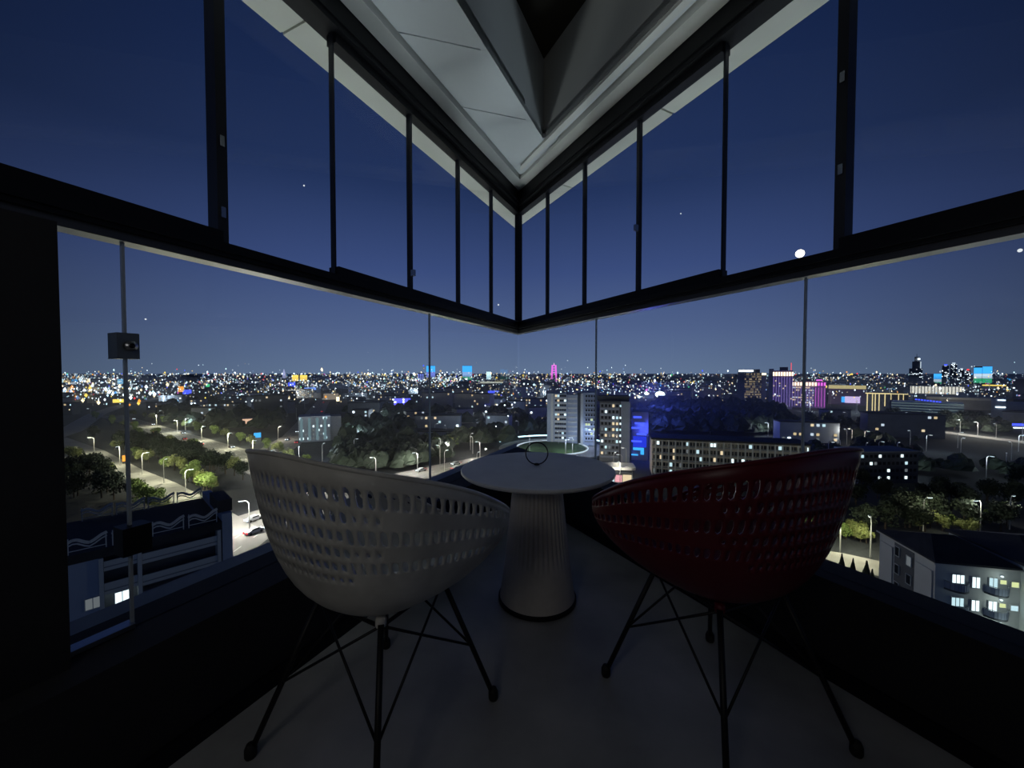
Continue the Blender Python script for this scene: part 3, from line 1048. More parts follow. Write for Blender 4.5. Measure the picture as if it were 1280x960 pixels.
def win_stuff(root, x0, x1, z0, z1, nx, nz, wd, h, lit, mats, y=0.0, seed=1, name='lit_windows'):
    r = random.Random(seed)
    mb = MB()
    for i in range(nx):
        for k in range(nz):
            if r.random() < lit:
                f = x0 + (x1 - x0) * (i + .5) / nx; z = z0 + (z1 - z0) * (k + .5) / nz
                mb.box(f - wd / 2, f + wd / 2, y - .25, y + .1, z - h / 2, z + h / 2, r.randrange(len(mats)))
    if mb.f:
        o = mb.build(name, list(mats), root)
        o['kind'] = 'stuff'

# ------------------------------------------------------------------ near building on the left with wave railings
yawL = math.atan2(.73, .68)
lb = thing('apartment_building', 'grey apartment building at left with wave-shaped roof railings and white balcony bands', 'building', (-48.1, 40.5, GZ), yawL)
ZR = -18.6 - GZ
box_part(lb, 'wall', -14, 2.9, 0, 14, 0, ZR - 1.0, B_concrete)
box_part(lb, 'rear_wall', 2.9, 13.9, 1.3, 14, 0, ZR - 1.0, B_dark)
box_part(lb, 'end_wall', 13.9, 15.0, -.3, 14, 0, ZR + 1.0, B_concrete)
box_part(lb, 'stair_head', 13.6, 15.2, .6, 6, ZR + 1.0, ZR + 2.6, B_roof)
box_part(lb, 'roof', -14, 13.9, -.25, 14, ZR - 1.0, ZR, B_roof)
for x in (2.9, 6.0, 13.55):
    box_part(lb, 'pilaster', x - .18, x + .18, -.45, 1.3, ZR - (8.2 if x < 13 else 5.6), ZR - 1.02, B_pale)
for (x0, x1, zz) in [(3.1, 5.8, ((-2.6, -1.5), (-5.3, -4.0), (-8.0, -6.8))), (6.2, 13.35, ((-2.9, -1.7), (-5.5, -4.3)))]:
    for (za, zb) in zz:
        bp = box_part(lb, 'balcony_parapet', x0, x1, -.30, -.14, ZR + za, ZR + zb, B_pale)
        box_part(bp, 'groove', x0 + .02, x1 - .02, -.33, -.30, ZR + za + .38, ZR + za + .5, B_mid)
        box_part(lb, 'balcony_floor', x0, x1, -.14, 1.3, ZR + za, ZR + za + .15, B_mid)
box_part(lb, 'lower_wall', 6.2, 13.35, -.05, 1.3, 0, ZR - 6.3, B_mid)
box_part(lb, 'lower_bay_wall', 3.1, 5.8, -.05, 1.3, 0, ZR - 8.1, B_mid)
def lit_win(root, x, z, wd, h, m, y=0.0, frame=B_pale, axis='x', n=2):
    fr = MB()
    t = .07
    fr.box(-wd / 2 - t, wd / 2 + t, -.12, .02, -h / 2 - t, -h / 2)
    fr.box(-wd / 2 - t, wd / 2 + t, -.12, .02, h / 2, h / 2 + t)
    fr.box(-wd / 2 - t, -wd / 2, -.12, .02, -h / 2, h / 2)
    fr.box(wd / 2, wd / 2 + t, -.12, .02, -h / 2, h / 2)
    for k in range(1, n):
        x_ = -wd / 2 + wd * k / n
        fr.box(x_ - .03, x_ + .03, -.11, .02, -h / 2, h / 2)
    o = fr.build('window', frame, root)
    o.location = (x, y, z) if axis == 'x' else (y, x, z)
    if axis == 'y': o.rotation_euler = (0, 0, -pi / 2)
    for k in range(n):
        p = MB().box(-wd / 2 + wd * k / n + .02, -wd / 2 + wd * (k + 1) / n - .02, -.06, .0, -h / 2, h / 2)
        p.build('window_pane', m, o)
    return o
lit_win(lb, 2.2, ZR - 5.9, 1.15, 1.2, W_dim)
lit_win(lb, 4.5, ZR - 6.1, 1.2, 1.25, W_bright, y=-.06)
lit_win(lb, 9.0, ZR - 7.6, 2.2, .7, W_off, y=-.06)
lit_win(lb, 12.4, ZR - 6.8, .8, .5, W_dim, y=-.06)
def wave_rail(x0, x1, y):
    L = x1 - x0
    rl = MB()
    for x in (x0 + .06, x1 - .06):
        rl.box(x - .05, x + .05, y - .05, y + .05, ZR, ZR + 1.75)
    rl.box(x0, x1, y - .03, y + .03, ZR + .3, ZR + .38)
    o = rl.build('roof_railing', B_metal, lb)
    pts = [(0, 1.35), (.12, 1.55), (.25, 1.5), (.42, 1.12), (.55, .95), (.7, 1.2), (.85, 1.55), (1, 1.75)]
    for (dz, th, nm) in ((0, .30, 'wave_rail'), (-.42, .13, 'thin_wave_rail')):
        wv = MB()
        for i in range(len(pts) - 1):
            a_, b_ = pts[i], pts[i + 1]
            wv.bar((x0 + a_[0] * L, y - .06, ZR + a_[1] + dz), (x0 + b_[0] * L + .03, y - .06, ZR + b_[1] + dz), .10, th)
        wv.build(nm, B_metal, o)
for k in range(7):
    wave_rail(-9.6 + k * 3.35, -9.6 + k * 3.35 + 2.95, .1)
for k in range(4):
    wave_rail(1.2 + k * 3.2, 1.2 + k * 3.2 + 2.9, 13.4)

# second, lower roof with zigzag rails by the avenue
g = gnd(505, 612, GZ + 14)
zr = thing('roof_pavilion', 'dark flat roof with pale zigzag railings seen over the white chair', 'building', (g.x, g.y, GZ), .70)
box_part(zr, 'wall', -9, 7.5, 0, 8, 0, 13.2, B_dark)
box_part(zr, 'roof', -9.3, 7.8, -.3, 8.3, 13.2, 14, B_roof)
for k in range(5):
    x0 = -8.8 + k * 2.6
    zz = MB()
    for dz in (0, .55, 1.05):
        for (a_, b_) in (((0, .75), (.6, 1.15)), ((.6, 1.15), (1.2, .75)), ((1.2, .75), (1.8, 1.15)), ((1.8, 1.15), (2.35, .8))):
            zz.bar((x0 + a_[0], .2, 14 + a_[1] + dz), (x0 + b_[0], .2, 14 + b_[1] + dz), .1, .16)
    for x in (0, 1.2, 2.35):
        zz.box(x0 + x - .05, x0 + x + .05, .15, .25, 14, 16.2)
    zz.build('zigzag_railing', B_metal, zr)

# ------------------------------------------------------------------ near building on the right
rbd = thing('apartment_building', 'pale grey apartment building at right with dark hipped roof and bright windows', 'building', (58, 52, GZ), math.atan2(-.22, .975))
HB = 16.2
box_part(rbd, 'wall', 0, 9.2, 0, 10.7, 0, HB, B_pale)
box_part(rbd, 'wing_wall', 9.2, 26, -1.6, 10.7, 0, HB + .8, B_pale)
rf_ = MB()
def hip(mb, x0, x1, y0, y1, z, h, ov):
    x0 -= ov; x1 += ov; y0 -= ov; y1 += ov
    yc = (y0 + y1) / 2; q = (y1 - y0) * .30
    b = len(mb.v)
    mb.v += [(x0, y0, z), (x1, y0, z), (x1, y1, z), (x0, y1, z), (x0 + q, yc, z + h), (x1 - q, yc, z + h), (x0, y0, z - .35), (x1, y0, z - .35), (x1, y1, z - .35), (x0, y1, z - .35)]
    for f in ((0, 1, 5, 4), (1, 2, 5), (2, 3, 4, 5), (3, 0, 4), (6, 7, 1, 0), (7, 8, 2, 1), (8, 9, 3, 2), (9, 6, 0, 3), (9, 8, 7, 6)):
        mb.f.append(tuple(b + i for i in f)); mb.m.append(0)
hip(rf_, 0, 9.0, 0, 10.7, HB + .2, 1.9, .25)
rfo = rf_.build('roof', B_roof, rbd)
r2_ = MB(); hip(r2_, 9.2, 26, -1.6, 10.7, HB + 1.1, 2.0, .3); r2_.build('wing_roof', B_roof, rbd)
MB().box(-.32, 9.2, -.34, -.26, HB - .22, HB - .02).build('gutter', B_metal, rfo)
MB().box(-.34, -.26, -.3, 11.0, HB - .22, HB - .02).build('gutter', B_metal, rfo)
# gable end facing the viewpoint: pale slabs and a dark stair strip
box_part(rbd, 'stair_strip', -.05, .02, 3.6, 7.4, 0, HB - .3, B_dark)
for (y0, y1) in ((.35, 3.3), (7.7, 10.4)):
    box_part(rbd, 'wall_slab', -.18, 0.0, y0, y1, 0, HB - 1.4, B_pale)
for yy, lits in ((4.4, {0: W_dim}), (6.7, {3: W_bright})):
    for k in range(5):
        lit_win(rbd, yy, HB - 1.6 - k * 2.75 - (.4 if yy < 5 else 0), .85, 1.35, lits.get(k, W_off), y=-.08, axis='y', n=1)
# curved balconies and windows of the long side
def curved_balcony(x0, x1, z, y=0.0):
    n = 9
    pts = [(x0 + (x1 - x0) * i / n, y - 1.05 * math.sin(pi * i / n) ** .6) for i in range(n + 1)]
    mb = MB().prism([(p[0], p[1]) for p in pts] + [(x1, y + .02), (x0, y + .02)], z - .22, z)
    o = mb.build('balcony', B_dark, rbd)
    rl = MB().tube([(p[0], p[1], z + 1.0) for p in pts], .04, 6)
    for p in pts[1:-1]:
        rl.tube([(p[0], p[1], z), (p[0], p[1], z + 1.0)], .02, 5)
    rl.build('balcony_rail', B_mid, o)
    gp = MB()
    for i in range(n):
        a_, b_ = pts[i], pts[i + 1]
        gp.quad([(a_[0], a_[1], z + .05), (b_[0], b_[1], z + .05), (b_[0], b_[1], z + .9), (a_[0], a_[1], z + .9)])
    gp.build('balcony_panel', B_concrete, o)
for k, z in enumerate((HB - 2.35, HB - 5.5, HB - 8.65, HB - 11.8)):
    curved_balcony(1.0, 3.7, z - 1.0)
    lit_win(rbd, 2.5, z + .35, 1.35, 1.15, (W_bright, W_cool, W_bright, W_dim)[k], y=-.02, n=3)
    lit_win(rbd, 4.45, z + .1, .85, 1.45, (W_bright, W_bright, W_cool, W_dim)[k], y=-.02)
    curved_balcony(5.4, 7.9, z - 1.0)
    lit_win(rbd, 6.3, z + .25, .9, 1.35, (W_cool, W_bright, W_cool, W_dim)[k], y=-.02)
    lit_win(rbd, 7.35, z + .5, .7, .55, (W_yel, W_yel, W_yel, W_dim)[k], y=-.02, n=1)
    lit_win(rbd, 8.6, z + .3, .8, .7, (W_yel, W_cool, W_yel, W_cool)[k], y=-.02, n=1)
    lit_win(rbd, 10.4, z + .5, 1.2, 1.2, (W_off, W_dim, W_bright, W_off)[k], y=-1.62)
    if k < 3:
        bl = MB().lathe([(.03, -.14), (.14, -.06), (.16, .02), (.05, .10)], 12, cx=7.0, cy=-.35).build('balcony_lamp', W_bright, rbd)
        bl.location = (0, 0, z + 1.35)
        l = bpy.data.lights.new('balcony_lamp_light', 'POINT'); l.energy = (34, 48, 60)[k]; l.color = (.85, 1.0, .88); l.shadow_soft_size = .2
        lo = bpy.data.objects.new('balcony_lamp_light', l); COL.objects.link(lo)
        lo.parent = rbd; lo.location = (6.6, -1.5, z + 1.2)
    lit_win(rbd, 13.2, z + .5, 1.2, 1.2, (W_cool, W_off, W_dim, W_off)[k], y=-1.62)

# ------------------------------------------------------------------ two towers behind the table
t1, wd, h = bld('tower_block', 'slab tower with vertical bays and dark stair recess behind the roundabout', 684, 746, 557, 492, 14)
box_part(t1, 'side_bay', 0, wd * .40, 0, 13, 0, h, B_concrete)
box_part(t1, 'corner_bay', wd * .40, wd * .62, .8, 13, 0, h - .8, B_concrete)
box_part(t1, 'stair_recess', wd * .62, wd * .70, 2.6, 13, 0, h, B_dark)
box_part(t1, 'main_bay', wd * .70, wd, -.6, 13, 0, h + .6, B_concrete)
box_part(t1, 'pier', wd * .08, wd * .13, -.5, 0, 0, h, B_pale)
box_part(t1, 'pier', wd * .68, wd * .73, -1.1, -.6, 0, h, B_pale)
for k in range(10):
    z = 2.2 + k * (h - 3) / 10
    box_part(t1, 'floor_band', wd * .15, wd * .40, -.35, 0, z, z + 1.0, B_pale)
    box_part(t1, 'floor_band', wd * .42, wd * .61, .4, .8, z, z + .9, B_pale)
    box_part(t1, 'floor_band', wd * .76, wd, -.95, -.6, z, z + .9, B_mid)
windows(t1, t1, wd * .16, wd * .39, 3.0, h, 5, 10, 1.2, 1.3, .22, (W_cool, W_bright, W_warm), y=-.03, seed=3)
windows(t1, t1, wd * .77, wd * .98, 3.0, h, 4, 10, 1.1, 1.3, .13, (W_yel, W_bright, W_cool), y=-.62, seed=8)
t2, wd, h = bld('tower_block', 'taller apartment tower with scattered lit windows and a plain grey side', 750, 788, 578, 502, 15)
box_part(t2, 'wall', 0, wd * .66, 0, 15, 0, h, B_mid)
box_part(t2, 'side_wall', wd * .70, wd, .5, 15, 0, h, B_concrete)
box_part(t2, 'corner_strip', wd * .66, wd * .70, .2, 15, 0, h, B_dark)
box_part(t2, 'roof_house', -wd * .08, wd * .98, 3, 15, h, h + 2.4, B_dark)
box_part(t2, 'roof_band', -.2, wd * .66, -.3, 3, h - .6, h + .3, B_dark)
for k in range(9):
    z = 2.0 + k * (h - 3) / 9
    box_part(t2, 'floor_band', .2, wd * .64, -.3, 0, z - .1, z + .7, B_concrete)
windows(t2, t2, .3, wd * .64, 2.7, h - .6, 5, 9, 1.0, 1.3, .5, (W_bright, W_warm, W_cool, W_dim, W_warm), y=-.03, seed=12)
windows(t2, t2, wd * .655, wd * .705, 2.7, h - .6, 1, 9, .8, 1.0, .8, (W_bright, W_cool), y=.15, off=False, seed=2)

# blue-lit LED building beside them
b3, wd, h = bld('led_building', 'building washed in deep blue light beside the apartment tower', 790, 811, 576, 500, 12)
box_part(b3, 'wall', 0, wd, 0, 12, 0, h * .80, mat('blue_building_wall', (.25, .28, .45), .7))
for (x0, x1, z0, z1) in ((.0, .62, .30, .33), (.1, .75, .17, .21), (.0, .4, .08, .10), (.3, .9, .42, .45), (.55, .75, .1, .2), (.0, .5, .52, .55), (.2, .8, .60, .63), (.1, .6, .70, .73)):  # upper strips and extra wall height added for the blue glow haze
    box_part(b3, 'led_strip', x0 * wd, x1 * wd, -.4, 0, z0 * h, z1 * h, E_sky if z1 < .25 else E_blue)
box_part(b3, 'led_screen', .1 * wd, .9 * wd, -.2, 0, .22 * h, .40 * h, emis('led_screen_blue', (.03, .06, 1.0), .75))
for i in range(3):
    l = bpy.data.lights.new('blue_wash', 'POINT'); l.energy = (60000, 40000, 90000)[i]; l.color = (.08, .12, 1.0); l.shadow_soft_size = 1.5
    lo = bpy.data.objects.new('blue_wash', l); COL.objects.link(lo)
    q = (gnd(800, 572), gnd(808, 545), gnd(815, 522))[i]
    lo.location = (q.x, q.y - 6, GZ + (16, 22, 30)[i])

# long five-storey slab block
sa, wd, h = bld('apartment_block', 'long five-storey beige apartment block with scattered lit windows behind the red chair', 816, 1003, 594, 549, 12, yaw=-.27, Y=158)
wd = (at(1003, 467, 140).x - at(816, 467, 158).x) / math.cos(.27) + 6
sa.location.y = 158
h = height_at(549, 158) - GZ
box_part(sa, 'wall', 0, wd, 0, 12, 0, h, B_beige)
box_part(sa, 'roof', -.4, wd + .4, -.5, 12.5, h, h + .7, B_roof)
for k in range(22):
    x = wd * (k + .5) / 22
    box_part(sa, 'pier', x - .25, x + .25, -.35, 0, 0, h, B_pale)
for k in range(5):
    box_part(sa, 'floor_band', 0, wd, -.15, 0, .4 + k * h / 5, .95 + k * h / 5, B_mid)
windows(sa, sa, 0.4, wd - .4, .6, h, 44, 5, .95, 1.5, .17, (W_cool, W_warm, W_bright, W_dim), y=-.04, seed=21)

# kiosk with white flat roof by the avenue
kx = gnd(772, 604)
kb = thing('roadside_pavilion', 'white flat-roofed pavilion with a glowing shop front beside the table edge', 'building', (kx.x - 6, kx.y, GZ), -.15)
box_part(kb, 'wall', .5, 11.5, .6, 8, 0, 4.4, B_pale)
MB().prism([(-1.5, -.6), (11, -.6), (12.2, -.2), (12.6, 1.0), (12.6, 8), (-1.5, 8)], 5.4, 6.4).build('roof', mat('white_roof', (.75, .72, .66), .6), kb)
box_part(kb, 'dark_fascia', .2, 11, -.2, .6, 4.4, 5.4, B_dark)
box_part(kb, 'shop_window', 1.2, 4.6, .45, .6, .6, 3.2, W_cool)
box_part(kb, 'shop_window', 5.0, 7.4, .45, .6, .6, 3.2, emis('window_pink', (1.0, .45, .5), 1.0))
box_part(kb, 'shop_window', 7.8, 11, .45, .6, .6, 3.4, W_warm)

# dark five-storey block with lit windows over the right yards
dk, wd, h = bld('apartment_block', 'dark low apartment block with cold white windows beyond the right yards', 1076, 1156, 606, 566, 10, yaw=.06)
box_part(dk, 'wall', 0, wd, 0, 10, 0, h, B_dark)
box_part(dk, 'roof', -.3, wd + .3, -.4, 10.4, h, h + .5, B_mid)
windows(dk, dk, .5, wd - .5, .8, h, 13, 4, .95, 1.1, .30, (W_bright, W_cool, W_bright, W_dim), y=-.04, off=True, seed=33)

# ------------------------------------------------------------------ hotel group on the right
h1, wd, h = bld('hotel_tower', 'hotel tower with a warm glowing window grid and dark side slab', 922, 958, 504, 466, 25)
box_part(h1, 'side_slab', 0, wd * .30, 4, 25, 0, h + 5, B_mid)
box_part(h1, 'roof_sign', wd * .03, wd * .55, 3.4, 4, h + 1.6, h + 4.0, E_white)
box_part(h1, 'wall', wd * .24, wd * .84, 0, 25, 0, h, B_beige)
box_part(h1, 'end_wall', wd * .84, wd, 1, 25, 0, h, B_pale)
box_part(h1, 'roof_house', wd * .5, wd * .78, 6, 20, h, h + 5, B_dark)
for k in range(12):
    z = h * (k + .5) / 12
    box_part(h1, 'floor_band', wd * .24, wd * .84, -.5, 0, z - .5, z + .5, B_dark)
win_stuff(h1, wd * .25, wd * .83, 0, h, 11, 12, 1.5, 1.6, .75, (W_warm, E_dimy, E_dimy, W_dim), seed=4)
box_part(h1, 'crown_light', wd * .84, wd * .99, .5, 1.2, h - 3, h - .5, E_warm)
h2, wd, h = bld('hotel_tower', 'tall hotel tower washed violet with a lit crown', 961, 991, 511, 463, 24)
box_part(h2, 'side_slab', 0, wd * .2, 2, 24, 0, h + 2, B_mid)
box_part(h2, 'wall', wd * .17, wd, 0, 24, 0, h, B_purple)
box_part(h2, 'roof_house', wd * .45, wd * .8, 4, 20, h, h + 4, B_dark)
MB().tube([(wd * .93, 4, h), (wd * .93, 4, h + 9)], .3, 6).build('mast', E_red, h2)
for k in range(8):
    x = wd * (.21 + .78 * k / 7)
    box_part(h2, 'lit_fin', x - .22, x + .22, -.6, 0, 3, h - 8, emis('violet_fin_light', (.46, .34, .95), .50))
    box_part(h2, 'crown_lamp', x - .8, x + .8, -.5, 0, h - 6.5, h - 2, E_warm)
win_stuff(h2, wd * .18, wd * .98, 2, h - 8, 10, 12, 1.1, 1.2, .16, (E_dimw, W_warm), y=-.4, seed=6)
h3, wd, h = bld('hotel_block', 'broad hotel block with a row of crown lamps and a magenta end', 990, 1032.5, 510, 477, 24)
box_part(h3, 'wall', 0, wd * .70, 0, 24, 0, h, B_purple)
box_part(h3, 'magenta_end', wd * .70, wd, -1, 24, 0, h, mat('magenta_wall', (.55, .22, .60), .7))
box_part(h3, 'roof_house', wd * .35, wd * .6, 4, 20, h, h + 3.5, B_mid)
box_part(h3, 'roof_sign', wd * .72, wd * .9, -.8, 0, h + 1, h + 2.6, E_mag)
for k in range(12):
    x = wd * (.02 + .95 * k / 11)
    box_part(h3, 'crown_lamp', x - .8, x + .8, -1.6, -1.0, h - 5, h - 1, E_warm if k < 9 else E_mag)
    box_part(h3, 'lit_fin', x - .25, x + .25, -1.4, -1.0, 2, h - 7, MATS['violet_fin_light'] if k < 8 else emis('magenta_fin_light', (.80, .18, .85), .75))
win_stuff(h3, wd * .02, wd * .66, 2, h - 6, 12, 8, 1.4, 1.3, .35, (W_warm, E_dimw), y=-.4, seed=9)
h4, wd, h = bld('exhibition_hall', 'low hall with a yellow lit cornice and glowing coloured screen', 1036, 1083, 506, 481, 30)
box_part(h4, 'wall', 0, wd, 0, 30, 0, h * .85, mat('hall_wall_violet', (.30, .20, .42), .7))
box_part(h4, 'cornice_light', 0, wd, -.6, 0, h * .80, h * .97, emis('cornice_yellow', (1.0, .85, .40), .55))
box_part(h4, 'screen', wd * .45, wd * .85, -.5, 0, h * .10, h * .42, emis('screen_pink_white', (.75, .60, 1.0), 1.0))
box_part(h4, 'screen_edge', wd * .36, wd * .45, -.5, 0, h * .12, h * .40, E_sky)
h5, wd, h = bld('colonnade_building', 'building outlined by tall yellow light columns', 1083, 1113, 516, 491, 18)
box_part(h5, 'wall', 0, wd, 0, 18, 0, h, B_dark)
for f in (.06, .28, .40, .56, .80):
    box_part(h5, 'light_column', wd * f - .35, wd * f + .35, -.7, 0, (0 if f < .7 else h * .35), h - 1, emis('column_yellow', (1.0, .82, .40), 1.1))
box_part(h5, 'light_beam', -.5, wd * 1.05, -.9, 0, h - 1.2, h - .2, MATS['column_yellow'])
h6, wd, h = bld('arcade_building', 'low arcade with a yellow lit roof edge beside the light columns', 1112, 1136, 512, 492, 16)
box_part(h6, 'wall', 0, wd, 0, 16, 0, h, B_dark)
box_part(h6, 'light_beam', 0, wd, -.6, 0, h - .9, h - .1, MATS['column_yellow'])
for f in (.1, .5, .75):
    box_part(h6, 'light_column', wd * f - .3, wd * f + .3, -.6, 0, h * .6, h - .9, MATS['column_yellow'])
h7, wd, h = bld('glass_hall', 'long glazed hall with pale horizontal bands behind dark trees', 1115, 1206, 523, 503, 26)
box_part(h7, 'wall', 0, wd, 0, 26, 0, h, B_glass)
for k in range(6):
    box_part(h7, 'facade_band', 0, wd, -.4, 0, h * (k + .3) / 6, h * (k + .62) / 6, emis('soft_glazing_light', (.42, .60, .62), .22))
for k in range(9):
    x = wd * (.36 + .33 * k / 8)
    box_part(h7, 'roof_lamp', x - .7, x + .7, 2, 3.2, h + (1.8 - .2 * k), h + 3.0 - .2 * k, E_blue)
h8, wd, h = bld('white_hall', 'long low building with a brilliant white floodlit front', 1138, 1206, 497, 483, 30)
box_part(h8, 'wall', 0, wd, 0, 30, 0, h, B_pale)
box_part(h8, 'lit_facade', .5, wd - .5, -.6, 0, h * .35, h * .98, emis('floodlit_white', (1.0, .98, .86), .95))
for k in range(16):
    x = wd * (k + .5) / 16
    box_part(h8, 'pier', x - .5, x + .5, -1.1, -.6, h * .35, h, B_pale)
h9, wd, h = bld('long_roof_hall', 'long pale-roofed hall behind the glazed hall', 1160, 1262, 512, 497, 40)
box_part(h9, 'wall', 0, wd, 0, 40, 0, h * .8, B_mid)
box_part(h9, 'roof', -1, wd + 1, -1, 41, h * .8, h, B_pale)
sk, wd, h = bld('skyscraper', 'dark stepped skyscraper with a slim spire on the right skyline', 1136, 1153, 484, 446, 30)
box_part(sk, 'base_tier', 0, wd, 0, 34, 0, h * .62, B_mid)
box_part(sk, 'middle_tier', wd * .22, wd * .86, 3, 30, h * .62, h * .85, B_mid)
box_part(sk, 'top_tier', wd * .38, wd * .76, 6, 26, h * .85, h, B_mid)
MB().tube([(wd * .55, 15, h), (wd * .55, 15, h * 1.12)], .9, 6, r2=.2).build('spire', B_mid, sk)
box_part(sk, 'beacon', wd * .62, wd * .80, 2, 3, h * .90, h * .95, E_white)
box_part(sk, 'edge_light', wd * .82, wd * .88, 2, 3, h * .45, h * .84, E_dimw)
win_stuff(sk, 0, wd, h * .3, h * .62, 8, 14, 2.2, 1.6, .14, (E_dimw, E_white), seed=3)
ld, wd, h = bld('led_tower', 'led-lit tower with blue white and green stripes on the right skyline', 1217, 1240, 484, 458, 30)
box_part(ld, 'wall', 0, wd, 0, 30, 0, h, B_dark)
for (z0, z1, m) in ((.66, 1.0, E_sky), (.42, .66, emis('led_white_stripe', (.62, .82, 1.0), .95)), (.20, .42, emis('led_green_stripe', (.05, .72, .32), .8))):
    box_part(ld, 'led_panel', 0, wd * .46, -.6, 0, h * z0, h * (z1 - .05 if z1 == 1 else z1) - .6, m)
    box_part(ld, 'led_panel', wd * .48, wd, -.6, 0, h * z0, h * z1 - .6, m)
ld2, wd, h = bld('led_block', 'small cyan and green led-lit block beside the dark towers', 1167, 1177, 484, 467, 24)
box_part(ld2, 'wall', 0, wd, 0, 24, 0, h, B_dark)
for (z0, z1, m) in ((.6, 1.0, E_sky), (.38, .6, MATS['led_white_stripe']), (.1, .38, MATS['led_green_stripe'])):
    box_part(ld2, 'led_panel', 0, wd, -.6, 0, h * z0, h * z1 - .6, m)
for (a_, b_, yt, lbl, bm) in ((1177, 1186, 457, 'dim office tower with a blue roof beacon', E_blue), (1187, 1196, 455, 'dim office tower with two pale roof lights', E_dimw), (1198, 1205, 462, 'slim dim office tower beside the led-lit tower', E_dimw), (1206, 1213, 463, 'dim tower with a red roof beacon beside the led-lit tower', E_red)):
    q, wd, h = bld('office_tower', lbl, a_, b_, 485, yt, 26)
    box_part(q, 'wall', 0, wd, 0, 26, 0, h, B_mid)
    box_part(q, 'beacon', wd * .3, wd * .75, 1, 3, h, h + 4, bm)
    win_stuff(q, 0, wd, h * .35, h, 6, 16, 2.2, 1.6, .17, (E_dimw, E_dimw, E_white), seed=int(a_))
yb_, wd, h = bld('lit_roof_hall', 'low hall with an orange-yellow lit roof edge under the led-lit tower', 1228, 1258, 494, 481, 30)
box_part(yb_, 'wall', 0, wd, 0, 30, 0, h, B_dark)
box_part(yb_, 'roof_light', 0, wd, -.8, 0, h - 2.2, h, E_yel)
gb, wd, h = bld('office_block', 'grey office block with white light strips at the right edge', 1240, 1300, 523, 499, 20)
box_part(gb, 'wall', 0, wd * .32, 0, 20, 0, h, B_concrete)
box_part(gb, 'wing', wd * .32, wd, -3, 20, 0, h * .82, B_concrete)
box_part(gb, 'light_strip', wd * .14, wd * .31, -.5, 0, h * .9, h * .95, E_white)
box_part(gb, 'light_strip', wd * .1, wd * .32, -.5, 0, h * .52, h * .58, E_white)
gb2, wd, h = bld('dark_block', 'tall dark block at the right edge of the skyline', 1266, 1310, 506, 474, 26)
box_part(gb2, 'wall', 0, wd * .6, 0, 26, 0, h, B_mid)
box_part(gb2, 'wing', wd * .6, wd, -2, 26, 0, h * .9, B_mid)
win_stuff(gb2, 0, wd, 0, h, 12, 10, 1.6, 1.4, .10, (E_dimw, E_white), seed=5)
for (px, py, wd_, m, lbl) in ((1252, 529, 9, E_white, 'row of cold white shop lights low at the right edge'), (1262, 536, 11, E_blue, 'row of blue shop lights low at the right edge')):
    g = gnd(px, py)
    s_ = thing('shop_front', lbl, 'shop', (g.x, g.y, GZ), -.2)
    box_part(s_, 'wall', 0, wd_, 0, 6, 0, 4.5, B_dark)
    box_part(s_, 'sign_light', 0, wd_, -.5, 0, 2.4, 4.2, m)
    box_part(s_, 'lower_light', wd_ * .2, wd_, -.5, 0, .6, 1.3, E_white)

# ------------------------------------------------------------------ landmarks left of the corner
wa, wd, h = bld('apartment_block', 'apartment block glowing teal white beside a plain grey side block', 372, 426, 552, 520, 14)
box_part(wa, 'wall', 0, wd * .74, 0, 14, 0, h, B_concrete)
box_part(wa, 'side_wall', wd * .74, wd, 1.5, 14, 0, h * .96, B_mid)
for k in range(4):
    box_part(wa, 'lit_gallery', wd * (.04 + .18 * k), wd * (.10 + .18 * k), -.4, 0, 1, h - 1, emis('gallery_teal', (.45, .72, .80), .28))
windows(wa, wa, .3, wd * .73, 1, h, 12, 6, .9, 1.3, .55, (W_cool, W_bright, W_dim, W_dim), y=-.05, off=False, seed=13)
for (a_, b_, yb, yt, lbl, st) in (
        (533, 544, 478, 457, 'blue led-lit tower just beside the left glass joint', 'led'),
        (578, 590, 477, 457, 'broad blue and green led-lit tower left of the corner', 'ledg'),
        (608, 614, 477, 464, 'small pale blue lit tower near the corner post', 'pale'),
        (522, 530, 479, 466, 'violet striped tower on the skyline behind the white chair', 'violet')):
    q, wd, h = bld('led_tower', lbl, a_, b_, yb, yt, 60)
    box_part(q, 'wall', 0, wd, 0, 60, 0, h, B_mid)
    if st == 'led':
        box_part(q, 'led_panel', 0, wd, -2, 0, h * .62, h * .98, E_sky)
        box_part(q, 'led_panel', 0, wd, -2, 0, h * .3, h * .62, emis('led_violet', (.22, .30, .95), .8))
    elif st == 'ledg':
        box_part(q, 'led_panel', 0, wd, -2, 0, h * .60, h * .98, E_sky)
        box_part(q, 'led_panel', 0, wd, -2, 0, h * .30, h * .60, emis('led_pale_blue', (.32, .55, 1.0), .85))
        box_part(q, 'led_panel', 0, wd, -2, 0, h * .12, h * .30, MATS['led_green_stripe'])
    elif st == 'pale':
        for k in range(3):
            box_part(q, 'led_strip', wd * (.05 + .33 * k), wd * (.25 + .33 * k), -2, 0, h * .2, h * .95, E_teal)
    else:
        for k in range(3):
            box_part(q, 'led_strip', wd * (.05 + .33 * k), wd * (.27 + .33 * k), -2, 0, h * .15, h * .9, MATS['led_violet'])
mt = thing('lattice_tower', 'slender magenta-lit tower on the skyline right of the corner', 'tower', (at(692.5, 467, 1900).x, 1900, GZ))
ht = height_at(455, 1900) - GZ
tw = MB()
for sx in (-1, 1):
    for sy in (-1, 1):
        tw.tube([(sx * 12, sy * 12, 0), (sx * 10, sy * 10, ht * .45), (sx * 8, sy * 8, ht * .94)], 3.2, 5)
tw.build('leg_frame', E_mag, mt)
for k in range(4):
    MB().box(-11 + k * .7, 11 - k * .7, -11 + k * .7, 11 - k * .7, ht * (.5 + .13 * k), ht * (.5 + .13 * k) + 4).build('platform', E_mag, mt)
